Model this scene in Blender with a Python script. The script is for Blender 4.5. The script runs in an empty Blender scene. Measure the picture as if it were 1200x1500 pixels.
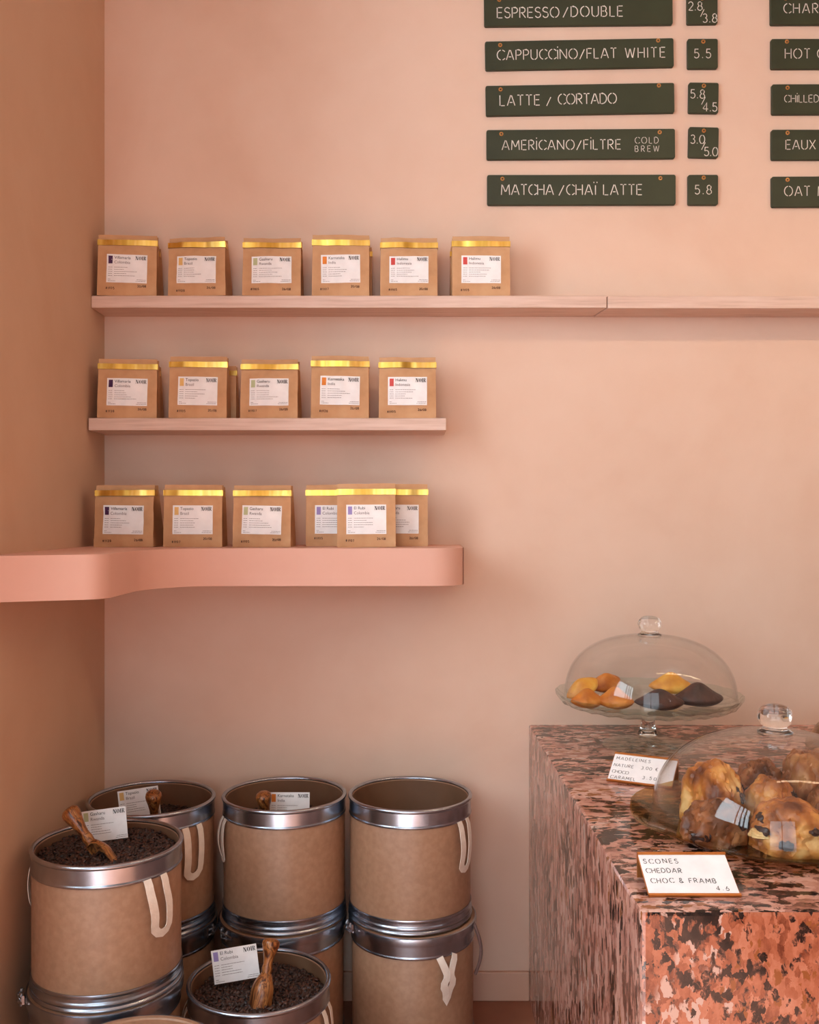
import bpy, bmesh, math, random
from mathutils import Vector, Matrix, noise, Euler

sc = bpy.context.scene
C = sc.collection
R = math.radians
PI = math.pi

# ------------------------------------------------------------------ camera
F = 1420.0            # focal length in pixels of the 1200x1500 frame
VX, VY = 592.0, 757.0  # vanishing point of the depth lines
H = 1.285             # eye height
D = 2.582             # distance to the back wall
cam = bpy.data.cameras.new('camera')
camo = bpy.data.objects.new('camera', cam)
C.objects.link(camo)
camo.location = (0, 0, H)
camo.rotation_euler = (PI / 2, 0, 0)
cam.sensor_fit = 'VERTICAL'
cam.sensor_height = 36.0
cam.sensor_width = 28.8
cam.lens = 36.0 * F / 1500.0
cam.shift_x = (600 - VX) / 1500.0
cam.shift_y = -(750 - VY) / 1500.0
cam.clip_start = 0.05
sc.camera = camo

sc.view_settings.view_transform = 'Standard'
sc.view_settings.look = 'None'
sc.view_settings.exposure = 0.03
sc.view_settings.gamma = 1.0
sc.view_settings.use_curve_mapping = False
sc.cycles.use_denoising = True
sc.cycles.max_bounces = 10
sc.cycles.diffuse_bounces = 5
sc.cycles.glossy_bounces = 5
sc.cycles.transparent_max_bounces = 24
sc.cycles.transmission_bounces = 8
sc.cycles.caustics_reflective = False
sc.cycles.caustics_refractive = False

# ------------------------------------------------------------------ world and lights
w = bpy.data.worlds.new('world')
sc.world = w
w.use_nodes = True
w.node_tree.nodes['Background'].inputs[0].default_value = (0.75, 0.87, 1.0, 1)
w.node_tree.nodes['Background'].inputs[1].default_value = 1.0

LEFTX, LEFTWALL_END = -1.6, 1.70     # outer glazed wall on the left, end of the pier beside the shelves
FRONTY, RIGHTX, CEIL = -2.6, 3.2, 3.0
WZ0, WZ1 = 0.15, 2.85                   # sill and head of the shop front
LZ0, LZ1 = 1.20, 2.85                   # sill and head of the left window
LY0, LY1 = -0.70, 1.15                   # left window along y
FX0, FX1 = -1.45, 0.45                   # shop front along x


def area(name, loc, rot, sx, sy, power, col):
    l = bpy.data.lights.new(name, 'AREA')
    l.shape = 'RECTANGLE'
    l.size, l.size_y = sx, sy
    l.energy = power
    l.color = col
    o = bpy.data.objects.new(name, l)
    C.objects.link(o)
    o.location = loc
    o.rotation_euler = rot
    return o


# daylight through the big window on the left and the shop front behind the camera
area('daylight_left', (LEFTX - 0.10, (LY0 + LY1) / 2, (LZ0 + LZ1) / 2), (0, -PI / 2, 0), LZ1 - LZ0, LY1 - LY0, 86, (0.80, 0.93, 1.0))
area('daylight_front', ((FX0 + FX1) / 2, FRONTY - 0.10, (WZ0 + WZ1) / 2), (PI / 2, 0, 0), FX1 - FX0, WZ1 - WZ0, 50, (0.80, 0.93, 1.0))
# sun falling through the shop front on to the floor
sl = bpy.data.lights.new('sun', 'SUN')
sl.energy = 34
sl.angle = R(0.6)
sl.color = (0.93, 0.98, 1.0)
so = bpy.data.objects.new('sun', sl)
C.objects.link(so)
so.rotation_euler = Vector((0.20, 0.85, -0.66)).to_track_quat('-Z', 'Y').to_euler()


# ------------------------------------------------------------------ materials
def s2l(c):
    return tuple(((v / 255.0) / 12.92 if v / 255.0 <= 0.04045 else ((v / 255.0 + 0.055) / 1.055) ** 2.4) for v in c)


def new_mat(name):
    m = bpy.data.materials.new(name)
    m.use_nodes = True
    nt = m.node_tree
    return m, nt, nt.nodes, nt.links, nt.nodes['Principled BSDF']


def ramp(N, stops):
    r = N.new('ShaderNodeValToRGB')
    e = r.color_ramp.elements
    while len(e) < len(stops):
        e.new(0.5)
    for i, (p, c) in enumerate(stops):
        e[i].position = p
        e[i].color = (*c, 1)
    return r


def noise_mat(name, stops, scale=8.0, rough=0.6, detail=4.0, stretch=(1, 1, 1), bump=0.0, bump_scale=None,
              metallic=0.0, spec=0.5, distortion=0.0):
    m, nt, N, L, b = new_mat(name)
    tc = N.new('ShaderNodeTexCoord')
    mp = N.new('ShaderNodeMapping')
    mp.inputs['Scale'].default_value = stretch
    L.new(tc.outputs['Object'], mp.inputs['Vector'])
    n = N.new('ShaderNodeTexNoise')
    n.inputs['Scale'].default_value = scale
    n.inputs['Detail'].default_value = detail
    n.inputs['Distortion'].default_value = distortion
    L.new(mp.outputs['Vector'], n.inputs['Vector'])
    r = ramp(N, stops)
    L.new(n.outputs['Fac'], r.inputs['Fac'])
    L.new(r.outputs['Color'], b.inputs['Base Color'])
    b.inputs['Roughness'].default_value = rough
    b.inputs['Metallic'].default_value = metallic
    b.inputs['Specular IOR Level'].default_value = spec
    if bump:
        n2 = N.new('ShaderNodeTexNoise')
        n2.inputs['Scale'].default_value = bump_scale or scale
        n2.inputs['Detail'].default_value = 5
        L.new(mp.outputs['Vector'], n2.inputs['Vector'])
        bp = N.new('ShaderNodeBump')
        bp.inputs['Strength'].default_value = bump
        bp.inputs['Distance'].default_value = 0.01
        L.new(n2.outputs['Fac'], bp.inputs['Height'])
        L.new(bp.outputs['Normal'], b.inputs['Normal'])
    return m


def flat_mat(name, col, rough=0.5, metallic=0.0, spec=0.5):
    c = s2l(col)
    return noise_mat(name, [(0.3, tuple(v * 0.93 for v in c)), (0.7, tuple(min(1, v * 1.05) for v in c))],
                     scale=30, rough=rough, metallic=metallic, spec=spec)


def grad(*cols):
    n = len(cols)
    return [(0.3 + 0.4 * i / (n - 1), s2l(c)) for i, c in enumerate(cols)]


M = {}


def plaster(name, base):
    # lime plaster: broad trowelled clouds, finer mottling
    m, nt, N, L, b = new_mat(name)
    tc = N.new('ShaderNodeTexCoord')
    a = N.new('ShaderNodeTexNoise'); a.inputs['Scale'].default_value = 1.9; a.inputs['Detail'].default_value = 6
    a.inputs['Roughness'].default_value = 0.6; a.inputs['Distortion'].default_value = 0.7
    c = N.new('ShaderNodeTexNoise'); c.inputs['Scale'].default_value = 11; c.inputs['Detail'].default_value = 6
    L.new(tc.outputs['Object'], a.inputs['Vector']); L.new(tc.outputs['Object'], c.inputs['Vector'])
    mx = N.new('ShaderNodeMix'); mx.data_type = 'FLOAT'; mx.inputs[0].default_value = 0.3
    L.new(a.outputs['Fac'], mx.inputs[2]); L.new(c.outputs['Fac'], mx.inputs[3])
    lo = tuple(v * f for v, f in zip(base, (0.96, 0.93, 0.91)))
    hi = tuple(min(1, v * f) for v, f in zip(base, (1.025, 1.05, 1.07)))
    r = ramp(N, [(0.34, lo), (0.5, base), (0.66, hi)])
    L.new(mx.outputs[0], r.inputs['Fac'])
    L.new(r.outputs['Color'], b.inputs['Base Color'])
    b.inputs['Roughness'].default_value = 0.62
    b.inputs['Specular IOR Level'].default_value = 0.3
    bp = N.new('ShaderNodeBump'); bp.inputs['Strength'].default_value = 0.06; bp.inputs['Distance'].default_value = 0.01
    L.new(c.outputs['Fac'], bp.inputs['Height']); L.new(bp.outputs['Normal'], b.inputs['Normal'])
    return m


M['plaster'] = plaster('pink_plaster', s2l((227, 196, 175)))
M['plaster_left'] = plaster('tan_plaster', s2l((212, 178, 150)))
M['plaster_shelf'] = plaster('rose_plaster', s2l((222, 174, 155)))
M['ceiling'] = flat_mat('ceiling_paint', (225, 210, 198), 0.8)
M['white_wall'] = plaster('cream_plaster', s2l((196, 190, 182)))
M['floor'] = noise_mat('terracotta_floor', grad((150, 94, 70), (164, 106, 80), (174, 118, 92)), 5, 0.5, bump=0.02)
M['baseboard'] = plaster('baseboard_paint', s2l((218, 176, 152)))
M['shelf'] = noise_mat('limed_wood', grad((206, 174, 156), (220, 190, 174), (227, 200, 186)), 14, 0.55,
                       stretch=(0.5, 6, 9), bump=0.04)
M['kraft'] = noise_mat('kraft_paper', grad((193, 147, 106), (203, 157, 116), (209, 165, 124)), 22, 0.72, detail=8,
                       bump=0.05, bump_scale=60, spec=0.25)
M['gold'] = noise_mat('gold_foil', grad((214, 164, 66), (232, 188, 92), (246, 212, 130)), 30, 0.33, stretch=(1.5, 1, .2), metallic=1.0)
M['card'] = flat_mat('white_card', (247, 245, 245), 0.55)
M['card_bright'] = flat_mat('price_card', (248, 248, 250), 0.5)
M['ink'] = flat_mat('black_ink', (38, 34, 36), 0.6)
M['ink_grey'] = flat_mat('grey_ink', (128, 112, 112), 0.6)
M['stamp'] = flat_mat('stamp_ink', (70, 42, 30), 0.7)
SW = dict(purple=(66, 22, 72), yellow=(232, 190, 118), sage=(190, 196, 152), orange=(228, 134, 48),
          red=(208, 76, 72), lilac=(156, 138, 196))
for k, v in SW.items():
    M['sw_' + k] = flat_mat('swatch_' + k, v, 0.55)
M['drumboard'] = noise_mat('drum_fibreboard', grad((156, 119, 93), (164, 126, 99), (171, 134, 107)), 70, 0.46, detail=6,
                           stretch=(1, 1, 1), bump=0.03, bump_scale=40, spec=0.5)
M['drum_inside_shaded'] = noise_mat('drum_inside_shaded', grad((112, 80, 58), (126, 92, 68)), 9, 0.6)  # same kraft board, darkened: the shade inside the drums is in the colour
M['steel'] = noise_mat('galvanised_steel', grad((160, 168, 180), (180, 188, 200)), 30, 0.27, metallic=1.0)
M['steel_bright'] = noise_mat('zinc_latch', grad((190, 190, 192), (215, 215, 218)), 40, 0.22, metallic=1.0)
M['webbing'] = noise_mat('cotton_webbing', grad((238, 228, 214), (248, 240, 228)), 60, 0.8, bump=0.1, bump_scale=200)
M['olive'] = noise_mat('olive_wood', [(0.36, s2l((60, 28, 12))), (0.44, s2l((138, 78, 36))), (0.5, s2l((172, 110, 58))),
                                      (0.55, s2l((84, 42, 18))), (0.62, s2l((176, 118, 66)))], 34, 0.32,
                       stretch=(1.6, 1.6, 0.35), distortion=2.0)
M['brass'] = noise_mat('brass_holder', grad((196, 126, 66), (214, 144, 82)), 20, 0.38, metallic=0.85)
M['copper'] = noise_mat('copper_eyelet', grad((206, 146, 84), (228, 172, 108)), 30, 0.4, metallic=0.8)
M['sign'] = noise_mat('dark_green_board', grad((42, 48, 28), (49, 55, 33), (55, 61, 38)), 7, 0.55, detail=6)
M['chalk'] = noise_mat('chalk_white', grad((206, 200, 190), (232, 228, 218)), 40, 0.8)
M['hose'] = flat_mat('lever_plastic', (118, 96, 92), 0.4)
M['mullion'] = flat_mat('window_frame_paint', (60, 58, 56), 0.5)
M['choc'] = noise_mat('chocolate_chunk', grad((44, 22, 16), (66, 34, 26)), 40, 0.4)

# coffee beans: colour differs from bean to bean
m, nt, N, L, b = new_mat('coffee_bean')
g = N.new('ShaderNodeNewGeometry')
r = ramp(N, [(0, s2l((30, 16, 11))), (0.6, s2l((52, 29, 20))), (1, s2l((80, 47, 32)))])
L.new(g.outputs['Random Per Island'], r.inputs['Fac'])
L.new(r.outputs['Color'], b.inputs['Base Color'])
b.inputs['Roughness'].default_value = 0.5
M['bean'] = m


def glass(name, tint, base=0.045, rough=0.0):
    # thin glass: clear view through, mirror reflection growing towards the edge
    m = bpy.data.materials.new(name)
    m.use_nodes = True
    N, L = m.node_tree.nodes, m.node_tree.links
    N.clear()
    out = N.new('ShaderNodeOutputMaterial')
    tr = N.new('ShaderNodeBsdfTransparent')
    nz = N.new('ShaderNodeTexNoise'); nz.inputs['Scale'].default_value = 6
    rp = ramp(N, [(0.3, tuple(v * 0.985 for v in tint)), (0.7, tint)])
    L.new(nz.outputs['Fac'], rp.inputs['Fac'])
    L.new(rp.outputs['Color'], tr.inputs['Color'])
    gl = N.new('ShaderNodeBsdfGlossy'); gl.inputs['Roughness'].default_value = rough
    lw = N.new('ShaderNodeLayerWeight'); lw.inputs['Blend'].default_value = 0.5
    p = N.new('ShaderNodeMath'); p.operation = 'POWER'; p.inputs[1].default_value = 4.5
    L.new(lw.outputs['Facing'], p.inputs[0])
    mr = N.new('ShaderNodeMapRange')
    mr.inputs['To Min'].default_value = base
    mr.inputs['To Max'].default_value = 0.85
    L.new(p.outputs[0], mr.inputs['Value'])
    mx = N.new('ShaderNodeMixShader')
    L.new(mr.outputs[0], mx.inputs[0]); L.new(tr.outputs[0], mx.inputs[1]); L.new(gl.outputs[0], mx.inputs[2])
    L.new(mx.outputs[0], out.inputs['Surface'])
    return m


M['glass'] = glass('clear_glass', (0.994, 0.997, 0.996), 0.026)
M['glass_plate'] = glass('greenish_glass', (0.93, 0.968, 0.95), 0.035)
M['glass_amber'] = glass('amber_glass', (0.76, 0.62, 0.38), 0.045)
m, nt, N, L, b = new_mat('solid_glass')
nz = N.new('ShaderNodeTexNoise')
rp = ramp(N, [(0.3, (0.95, 0.97, 0.96)), (0.7, (0.99, 1, 0.995))])
L.new(nz.outputs['Fac'], rp.inputs['Fac']); L.new(rp.outputs['Color'], b.inputs['Base Color'])
b.inputs['Transmission Weight'].default_value = 1.0
b.inputs['Roughness'].default_value = 0.02
b.inputs['IOR'].default_value = 1.48
M['glass_solid'] = m


def granite(name, off, stretch, pinks, dark_pos, grain=1.0):
    m, nt, N, L, b = new_mat(name)
    tc = N.new('ShaderNodeTexCoord')
    mp = N.new('ShaderNodeMapping')
    mp.inputs['Location'].default_value = off
    mp.inputs['Scale'].default_value = stretch
    L.new(tc.outputs['Object'], mp.inputs['Vector'])

    def nz(scale, detail=6, rgh=0.6, dist=0.0):
        n = N.new('ShaderNodeTexNoise')
        n.inputs['Scale'].default_value = scale
        n.inputs['Detail'].default_value = detail
        n.inputs['Roughness'].default_value = rgh
        n.inputs['Distortion'].default_value = dist
        L.new(mp.outputs['Vector'], n.inputs['Vector'])
        return n

    def mix(fac, a, bb):
        x = N.new('ShaderNodeMix'); x.data_type = 'RGBA'
        L.new(fac, x.inputs[0]); L.new(a, x.inputs[6])
        if isinstance(bb, tuple):
            x.inputs[7].default_value = (*bb, 1)
        else:
            L.new(bb, x.inputs[7])
        return x.outputs[2]

    def warp(amount, scale):
        n = nz(scale, 4, .6)
        sb = N.new('ShaderNodeVectorMath'); sb.operation = 'SUBTRACT'; sb.inputs[1].default_value = (.5, .5, .5)
        L.new(n.outputs['Color'], sb.inputs[0])
        sc_ = N.new('ShaderNodeVectorMath'); sc_.operation = 'SCALE'; sc_.inputs['Scale'].default_value = amount
        L.new(sb.outputs[0], sc_.inputs[0])
        ad_ = N.new('ShaderNodeVectorMath'); ad_.operation = 'ADD'
        L.new(mp.outputs['Vector'], ad_.inputs[0]); L.new(sc_.outputs[0], ad_.inputs[1])
        return ad_.outputs[0]

    def cells(scale, vec):
        v_ = N.new('ShaderNodeTexVoronoi'); v_.inputs['Scale'].default_value = scale
        L.new(vec, v_.inputs['Vector'])
        sp = N.new('ShaderNodeSeparateColor'); L.new(v_.outputs['Color'], sp.inputs[0])
        return sp

    def math_(op, a, bb):
        x = N.new('ShaderNodeMath'); x.operation = op
        for k_, q in enumerate((a, bb)):
            if isinstance(q, (int, float)):
                x.inputs[k_].default_value = q
            else:
                L.new(q, x.inputs[k_])
        return x.outputs[0]

    def step(v_, a, w_):
        mr = N.new('ShaderNodeMapRange'); mr.inputs['From Min'].default_value = a; mr.inputs['From Max'].default_value = a + w_
        L.new(v_, mr.inputs['Value'])
        return mr.outputs[0]

    wv = warp(.022, 60)
    c1 = cells(62 * grain, wv)           # feldspar crystals
    big = nz(9, 5, .6, .5)
    fine = nz(70 * grain, 5, .7)
    tone = math_('ADD', math_('MULTIPLY', c1.outputs[0], .26), math_('ADD', math_('MULTIPLY', big.outputs['Fac'], .5), math_('MULTIPLY', fine.outputs['Fac'], .36)))
    rb = ramp(N, [(0.40, s2l(pinks[0])), (0.52, s2l(pinks[1])), (0.64, s2l(pinks[2])), (0.80, s2l(pinks[3]))])
    L.new(tone, rb.inputs['Fac'])
    col = rb.outputs['Color']
    # pale grey-lilac and ochre crystals
    c2 = cells(80 * grain, wv)
    gate = nz(6, 3, .5)
    g1 = step(math_('ADD', math_('MULTIPLY', c2.outputs[1], .5), gate.outputs['Fac']), 1.0, .03)
    col = mix(g1, col, s2l((204, 178, 166)))
    g2 = step(math_('ADD', math_('MULTIPLY', c2.outputs[2], .4), big.outputs['Fac']), .90, .03)
    col = mix(g2, col, s2l((150, 92, 52)))
    # dark brown and black crystals, clustered
    c3 = cells(74 * grain, wv)
    clus = nz(6.5, 4, .55, .3)
    vein = nz(52 * grain, 6, .66, .6)
    field = math_('ADD', math_('MULTIPLY', clus.outputs['Fac'], .75), math_('ADD', math_('MULTIPLY', c3.outputs[0], .32), math_('MULTIPLY', vein.outputs['Fac'], .6)))
    col = mix(step(field, dark_pos - .035, .03), col, s2l((104, 70, 58)))
    dn = nz(60, 3)
    rdn = ramp(N, [(0.4, s2l((24, 20, 20))), (0.65, s2l((58, 42, 36)))])
    L.new(dn.outputs['Fac'], rdn.inputs['Fac'])
    col = mix(step(field, dark_pos, .025), col, rdn.outputs['Color'])
    L.new(col, b.inputs['Base Color'])
    b.inputs['Roughness'].default_value = 0.12
    b.inputs['Specular IOR Level'].default_value = 0.5
    return m


PINK_F = ((112, 60, 42), (166, 100, 72), (186, 120, 92), (200, 142, 116))
PINK_S = ((112, 74, 64), (184, 130, 114), (208, 160, 144), (224, 188, 174))
M['granite_front'] = granite('granite_front', (3, 1, 2.2), (1.1, 1, 0.7), PINK_F, 0.92, 1.25)
M['granite_side'] = granite('granite_side', (1, 4, 2), (1, 1.2, 0.5), PINK_S, 0.93, 1.0)
M['granite_top'] = granite('granite_top', (5, 2, 1), (0.6, 1.1, 1), PINK_S, 0.885, 1.0)


# ------------------------------------------------------------------ mesh helpers
class MB:
    """collects shapes, then links them as one mesh object"""

    def __init__(self):
        self.v, self.f, self.mi, self.sm = [], [], [], []

    def add(self, verts, faces, mi=0, smooth=True, mat=None):
        n = len(self.v)
        for p in verts:
            p = Vector(p)
            if mat is not None:
                p = mat @ p
            self.v.append(p)
        for f in faces:
            self.f.append([n + i for i in f])
            self.mi.append(mi)
            self.sm.append(smooth)

    def box(self, lo, hi, mi=0, mat=None):
        x0, y0, z0 = lo
        x1, y1, z1 = hi
        vs = [(x0, y0, z0), (x1, y0, z0), (x1, y1, z0), (x0, y1, z0), (x0, y0, z1), (x1, y0, z1), (x1, y1, z1), (x0, y1, z1)]
        fs = [(0, 3, 2, 1), (4, 5, 6, 7), (0, 1, 5, 4), (1, 2, 6, 5), (2, 3, 7, 6), (3, 0, 4, 7)]
        self.add(vs, fs, mi, False, mat)

    def lathe(self, prof, seg=64, mi=0, mat=None, close=True, radial=None):
        """prof: list of (r, z); closed loop of rings if close"""
        vs, fs = [], []
        n = len(prof)
        for (r, z) in prof:
            for k in range(seg):
                a = 2 * PI * k / seg
                rr, zz = (radial(a, r, z) if radial else (r, z))
                vs.append((rr * math.cos(a), rr * math.sin(a), zz))
        rng = range(n) if close else range(n - 1)
        for i in rng:
            j = (i + 1) % n
            for k in range(seg):
                l = (k + 1) % seg
                fs.append((i * seg + k, i * seg + l, j * seg + l, j * seg + k))
        self.add(vs, fs, mi, True, mat)

    def tube(self, pts, rad, seg=8, mi=0, mat=None):
        pts = [Vector(p) for p in pts]
        vs, fs = [], []
        n = len(pts)
        up = Vector((0, 0, 1))
        for i, p in enumerate(pts):
            t = (pts[min(i + 1, n - 1)] - pts[max(i - 1, 0)]).normalized()
            a = up.cross(t)
            if a.length < 1e-4:
                a = Vector((1, 0, 0))
            a.normalize()
            b = t.cross(a)
            rr = rad[i] if isinstance(rad, (list, tuple)) else rad
            for k in range(seg):
                an = 2 * PI * k / seg
                vs.append(p + a * (rr * math.cos(an)) + b * (rr * math.sin(an)))
        for i in range(n - 1):
            for k in range(seg):
                l = (k + 1) % seg
                fs.append((i * seg + k, i * seg + l, (i + 1) * seg + l, (i + 1) * seg + k))
        fs.append(tuple(reversed(range(seg))))
        fs.append(tuple((n - 1) * seg + k for k in range(seg)))
        self.add(vs, fs, mi, True, mat)

    def mesh(self, name, mats):
        me = bpy.data.meshes.new(name)
        me.from_pydata([tuple(p) for p in self.v], [], self.f)
        for mm in (mats if isinstance(mats, (list, tuple)) else [mats]):
            me.materials.append(mm)
        me.polygons.foreach_set('material_index', self.mi)
        me.polygons.foreach_set('use_smooth', self.sm)
        bm = bmesh.new()
        bm.from_mesh(me)
        bmesh.ops.recalc_face_normals(bm, faces=bm.faces)
        bm.to_mesh(me)
        bm.free()
        me.update()
        if any(self.sm):
            me.set_sharp_from_angle(angle=R(38))
        return me

    def build(self, name, mats, parent=None, loc=(0, 0, 0), rot=(0, 0, 0)):
        return link(name, self.mesh(name, mats), parent, loc, rot)


def link(name, me, parent=None, loc=(0, 0, 0), rot=(0, 0, 0)):
    o = bpy.data.objects.new(name, me)
    C.objects.link(o)
    o.parent = parent
    o.location = loc
    o.rotation_euler = rot
    return o


def tag(o, label=None, cat=None, group=None, kind=None):
    for k, v in (('label', label), ('category', cat), ('group', group), ('kind', kind)):
        if v:
            o[k] = v
    return o


def thing(name, label, cat, loc=(0, 0, 0), rot=(0, 0, 0), group=None):
    o = bpy.data.objects.new(name, None)
    C.objects.link(o)
    o.location = loc
    o.rotation_euler = rot
    o.empty_display_size = 0.05
    return tag(o, label, cat, group)


def bevel(o, width, seg=2, angle=35):
    b = o.modifiers.new('bevel', 'BEVEL')
    b.width = width
    b.segments = seg
    b.limit_method = 'ANGLE'
    b.angle_limit = R(angle)
    return o


def P(px, py, Y):
    """pixel of the photograph at distance Y -> world point"""
    return Vector(((px - VX) * Y / F, Y, H - (py - VY) * Y / F))


def rounded_prism(mb, w, h, th, rad, n=5, mi=0, mat=None):
    """plate in x/z, centred, front at y=-th, back at y=0"""
    out = []
    for cx, cz, a0 in ((w / 2 - rad, h / 2 - rad, 0), (-w / 2 + rad, h / 2 - rad, 90),
                       (-w / 2 + rad, -h / 2 + rad, 180), (w / 2 - rad, -h / 2 + rad, 270)):
        for k in range(n + 1):
            a = R(a0 + 90 * k / n)
            out.append((cx + rad * math.cos(a), cz + rad * math.sin(a)))
    m = len(out)
    e = 0.0012
    vs = [(x, 0, z) for x, z in out] + [(x, -th + e, z) for x, z in out]
    vs += [(x * (1 - 2 * e / w), -th, z * (1 - 2 * e / h)) for x, z in out]
    fs = [tuple(range(m)), tuple(range(2 * m, 3 * m))]
    for k in range(m):
        l = (k + 1) % m
        fs.append((k, l, m + l, m + k))
        fs.append((m + k, m + l, 2 * m + l, 2 * m + k))
    mb.add(vs, fs, mi, False, mat)


# ------------------------------------------------------------------ lettering
def arc(cx, cy, rx, ry, a0, a1, n=8):
    return [(cx + rx * math.cos(R(a0 + (a1 - a0) * k / n)), cy + ry * math.sin(R(a0 + (a1 - a0) * k / n))) for k in range(n + 1)]


# stencil strokes on a unit height, with the bridges of the stencil left open
GL = {
    'A': (.74, [[(0, 0), (.34, 1)], [(.42, .98), (.74, 0)], [(.24, .3), (.5, .3)]]),
    'B': (.56, [[(0, 0), (0, 1)], [(.1, 1), (.28, 1)] + arc(.28, .76, .2, .24, 90, -70), [(.1, .52), (.26, .52)], arc(.28, .26, .26, .26, 70, -90) + [(.1, 0)]]),
    'C': (.68, [arc(.44, .5, .44, .5, 100, 258), arc(.44, .5, .44, .5, 78, 40), arc(.44, .5, .44, .5, -78, -40)]),
    'D': (.64, [[(0, 0), (0, 1)], [(.1, 1), (.2, 1)] + arc(.2, .5, .44, .5, 90, -90, 12) + [(.1, 0)]]),
    'E': (.5, [[(0, 0), (0, 1)], [(.1, 1), (.5, 1)], [(.1, .52), (.44, .52)], [(.1, 0), (.5, 0)]]),
    'F': (.48, [[(0, 0), (0, 1)], [(.1, 1), (.48, 1)], [(.1, .52), (.42, .52)]]),
    'G': (.74, [arc(.44, .5, .44, .5, 100, 258), arc(.44, .5, .44, .5, 78, 40), arc(.44, .5, .44, .5, -78, -10), [(.5, .45), (.86, .45)]]),
    'H': (.62, [[(0, 0), (0, 1)], [(.1, .52), (.52, .52)], [(.62, 0), (.62, 1)]]),
    'I': (.0, [[(0, 0), (0, 1)]]),
    'i': (.0, [[(0, 0), (0, .92)], [(0, 1.14), (0, 1.26)]]),
    'Ï': (.1, [[(.05, 0), (.05, .92)], [(-.1, 1.14), (-.1, 1.26)], [(.2, 1.14), (.2, 1.26)]]),
    'K': (.56, [[(0, 0), (0, 1)], [(.1, .5), (.54, 1)], [(.16, .48), (.56, 0)]]),
    'L': (.46, [[(0, .0), (0, 1)], [(.1, 0), (.46, 0)]]),
    'M': (.8, [[(0, 0), (.06, 1)], [(.12, .92), (.38, .3)], [(.44, .32), (.68, .92)], [(.74, 1), (.8, 0)]]),
    'N': (.66, [[(0, 0), (0, 1)], [(.06, .92), (.6, .08)], [(.66, 0), (.66, 1)]]),
    'O': (.84, [arc(.42, .5, .42, .5, 98, 262, 12), arc(.42, .5, .42, .5, 82, -82, 12)]),
    'P': (.52, [[(0, 0), (0, 1)], [(.1, 1), (.26, 1)] + arc(.26, .73, .26, .27, 90, -90) + [(.1, .46)]]),
    'R': (.56, [[(0, 0), (0, 1)], [(.1, 1), (.26, 1)] + arc(.26, .74, .26, .26, 90, -90) + [(.1, .48)], [(.24, .42), (.56, 0)]]),
    'S': (.52, [arc(.27, .75, .25, .25, 30, 200) + arc(.27, .27, .26, .27, 100, 40, 4), arc(.27, .27, .26, .27, 25, -160)]),
    'T': (.58, [[(0, 1), (.22, 1)], [(.36, 1), (.58, 1)], [(.29, 0), (.29, .96)]]),
    'U': (.62, [[(0, 1), (0, .32)] + arc(.31, .31, .31, .31, 185, 262, 6), [(.62, 1), (.62, .32)] + arc(.31, .31, .31, .31, -5, -82, 6)]),
    'W': (.94, [[(0, 1), (.22, 0)], [(.26, .06), (.45, .9)], [(.49, .9), (.68, .06)], [(.72, 0), (.94, 1)]]),
    'X': (.62, [[(0, 0), (.28, .46)], [(.34, .54), (.62, 1)], [(0, 1), (.62, 0)]]),
    '/': (.5, [[(.0, -.06), (.48, .92)]]),
    '.': (.06, [[(.03, 0), (.03, .1)]]),
    ',': (.06, [[(.05, .08), (.0, -.12)]]),
    "'": (.06, [[(.03, .8), (.05, 1.0)]]),
    '&': (.64, [arc(.27, .77, .18, .2, -60, 235), [(.16, .6), (.62, 0)], arc(.27, .25, .27, .26, 120, 330)]),
    '€': (.6, [arc(.44, .5, .36, .5, 60, 300), [(0, .58), (.46, .58)], [(0, .42), (.42, .42)]]),
    '#': (.6, [[(.2, 0), (.26, 1)], [(.42, 0), (.48, 1)], [(0, .35), (.6, .35)], [(.04, .68), (.62, .68)]]),
    '0': (.6, [arc(.3, .5, .3, .5, 98, 262, 10), arc(.3, .5, .3, .5, 82, -82, 10)]),
    '1': (.2, [[(0, .82), (.16, 1), (.16, 0)]]),
    '2': (.52, [arc(.26, .72, .26, .28, 165, -30) + [(.02, .0)], [(.1, 0), (.52, 0)]]),
    '3': (.5, [arc(.24, .76, .22, .24, 150, -80), arc(.24, .26, .26, .26, 80, -150)]),
    '4': (.6, [[(.42, 0), (.42, 1), (0, .3)], [(.06, .27), (.6, .27)]]),
    '5': (.52, [[(.46, 1), (.08, 1), (.04, .56)], arc(.24, .32, .28, .32, 130, -150)]),
    '6': (.54, [[(.4, 1), (.06, .45)], arc(.27, .29, .27, .29, 160, -170, 14)]),
    '7': (.5, [[(0, 1), (.5, 1)], [(.47, .9), (.16, 0)]]),
    '8': (.54, [arc(.27, .76, .22, .24, 60, 255), arc(.27, .76, .22, .24, 40, -70), arc(.27, .26, .27, .26, 110, 300), arc(.27, .26, .27, .26, 75, -45)]),
    ' ': (.3, []),
}


def ribbon2d(pts, t):
    n = len(pts)
    L_, R_ = [], []
    for i in range(n):
        a = Vector(pts[max(i - 1, 0)]); b = Vector(pts[min(i + 1, n - 1)])
        d = (b - a)
        if d.length < 1e-9:
            d = Vector((1, 0))
        d.normalize()
        nn = Vector((-d.y, d.x))
        k = 1.0
        if 0 < i < n - 1:
            d1 = (Vector(pts[i]) - a).normalized()
            k = 1.0 / max(0.5, abs(d1.dot(d)))
        p = Vector(pts[i])
        L_.append(p + nn * t / 2 * k)
        R_.append(p - nn * t / 2 * k)
    vs = L_ + R_
    fs = [(i, i + 1, n + i + 1, n + i) for i in range(n - 1)]
    return vs, fs


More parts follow.
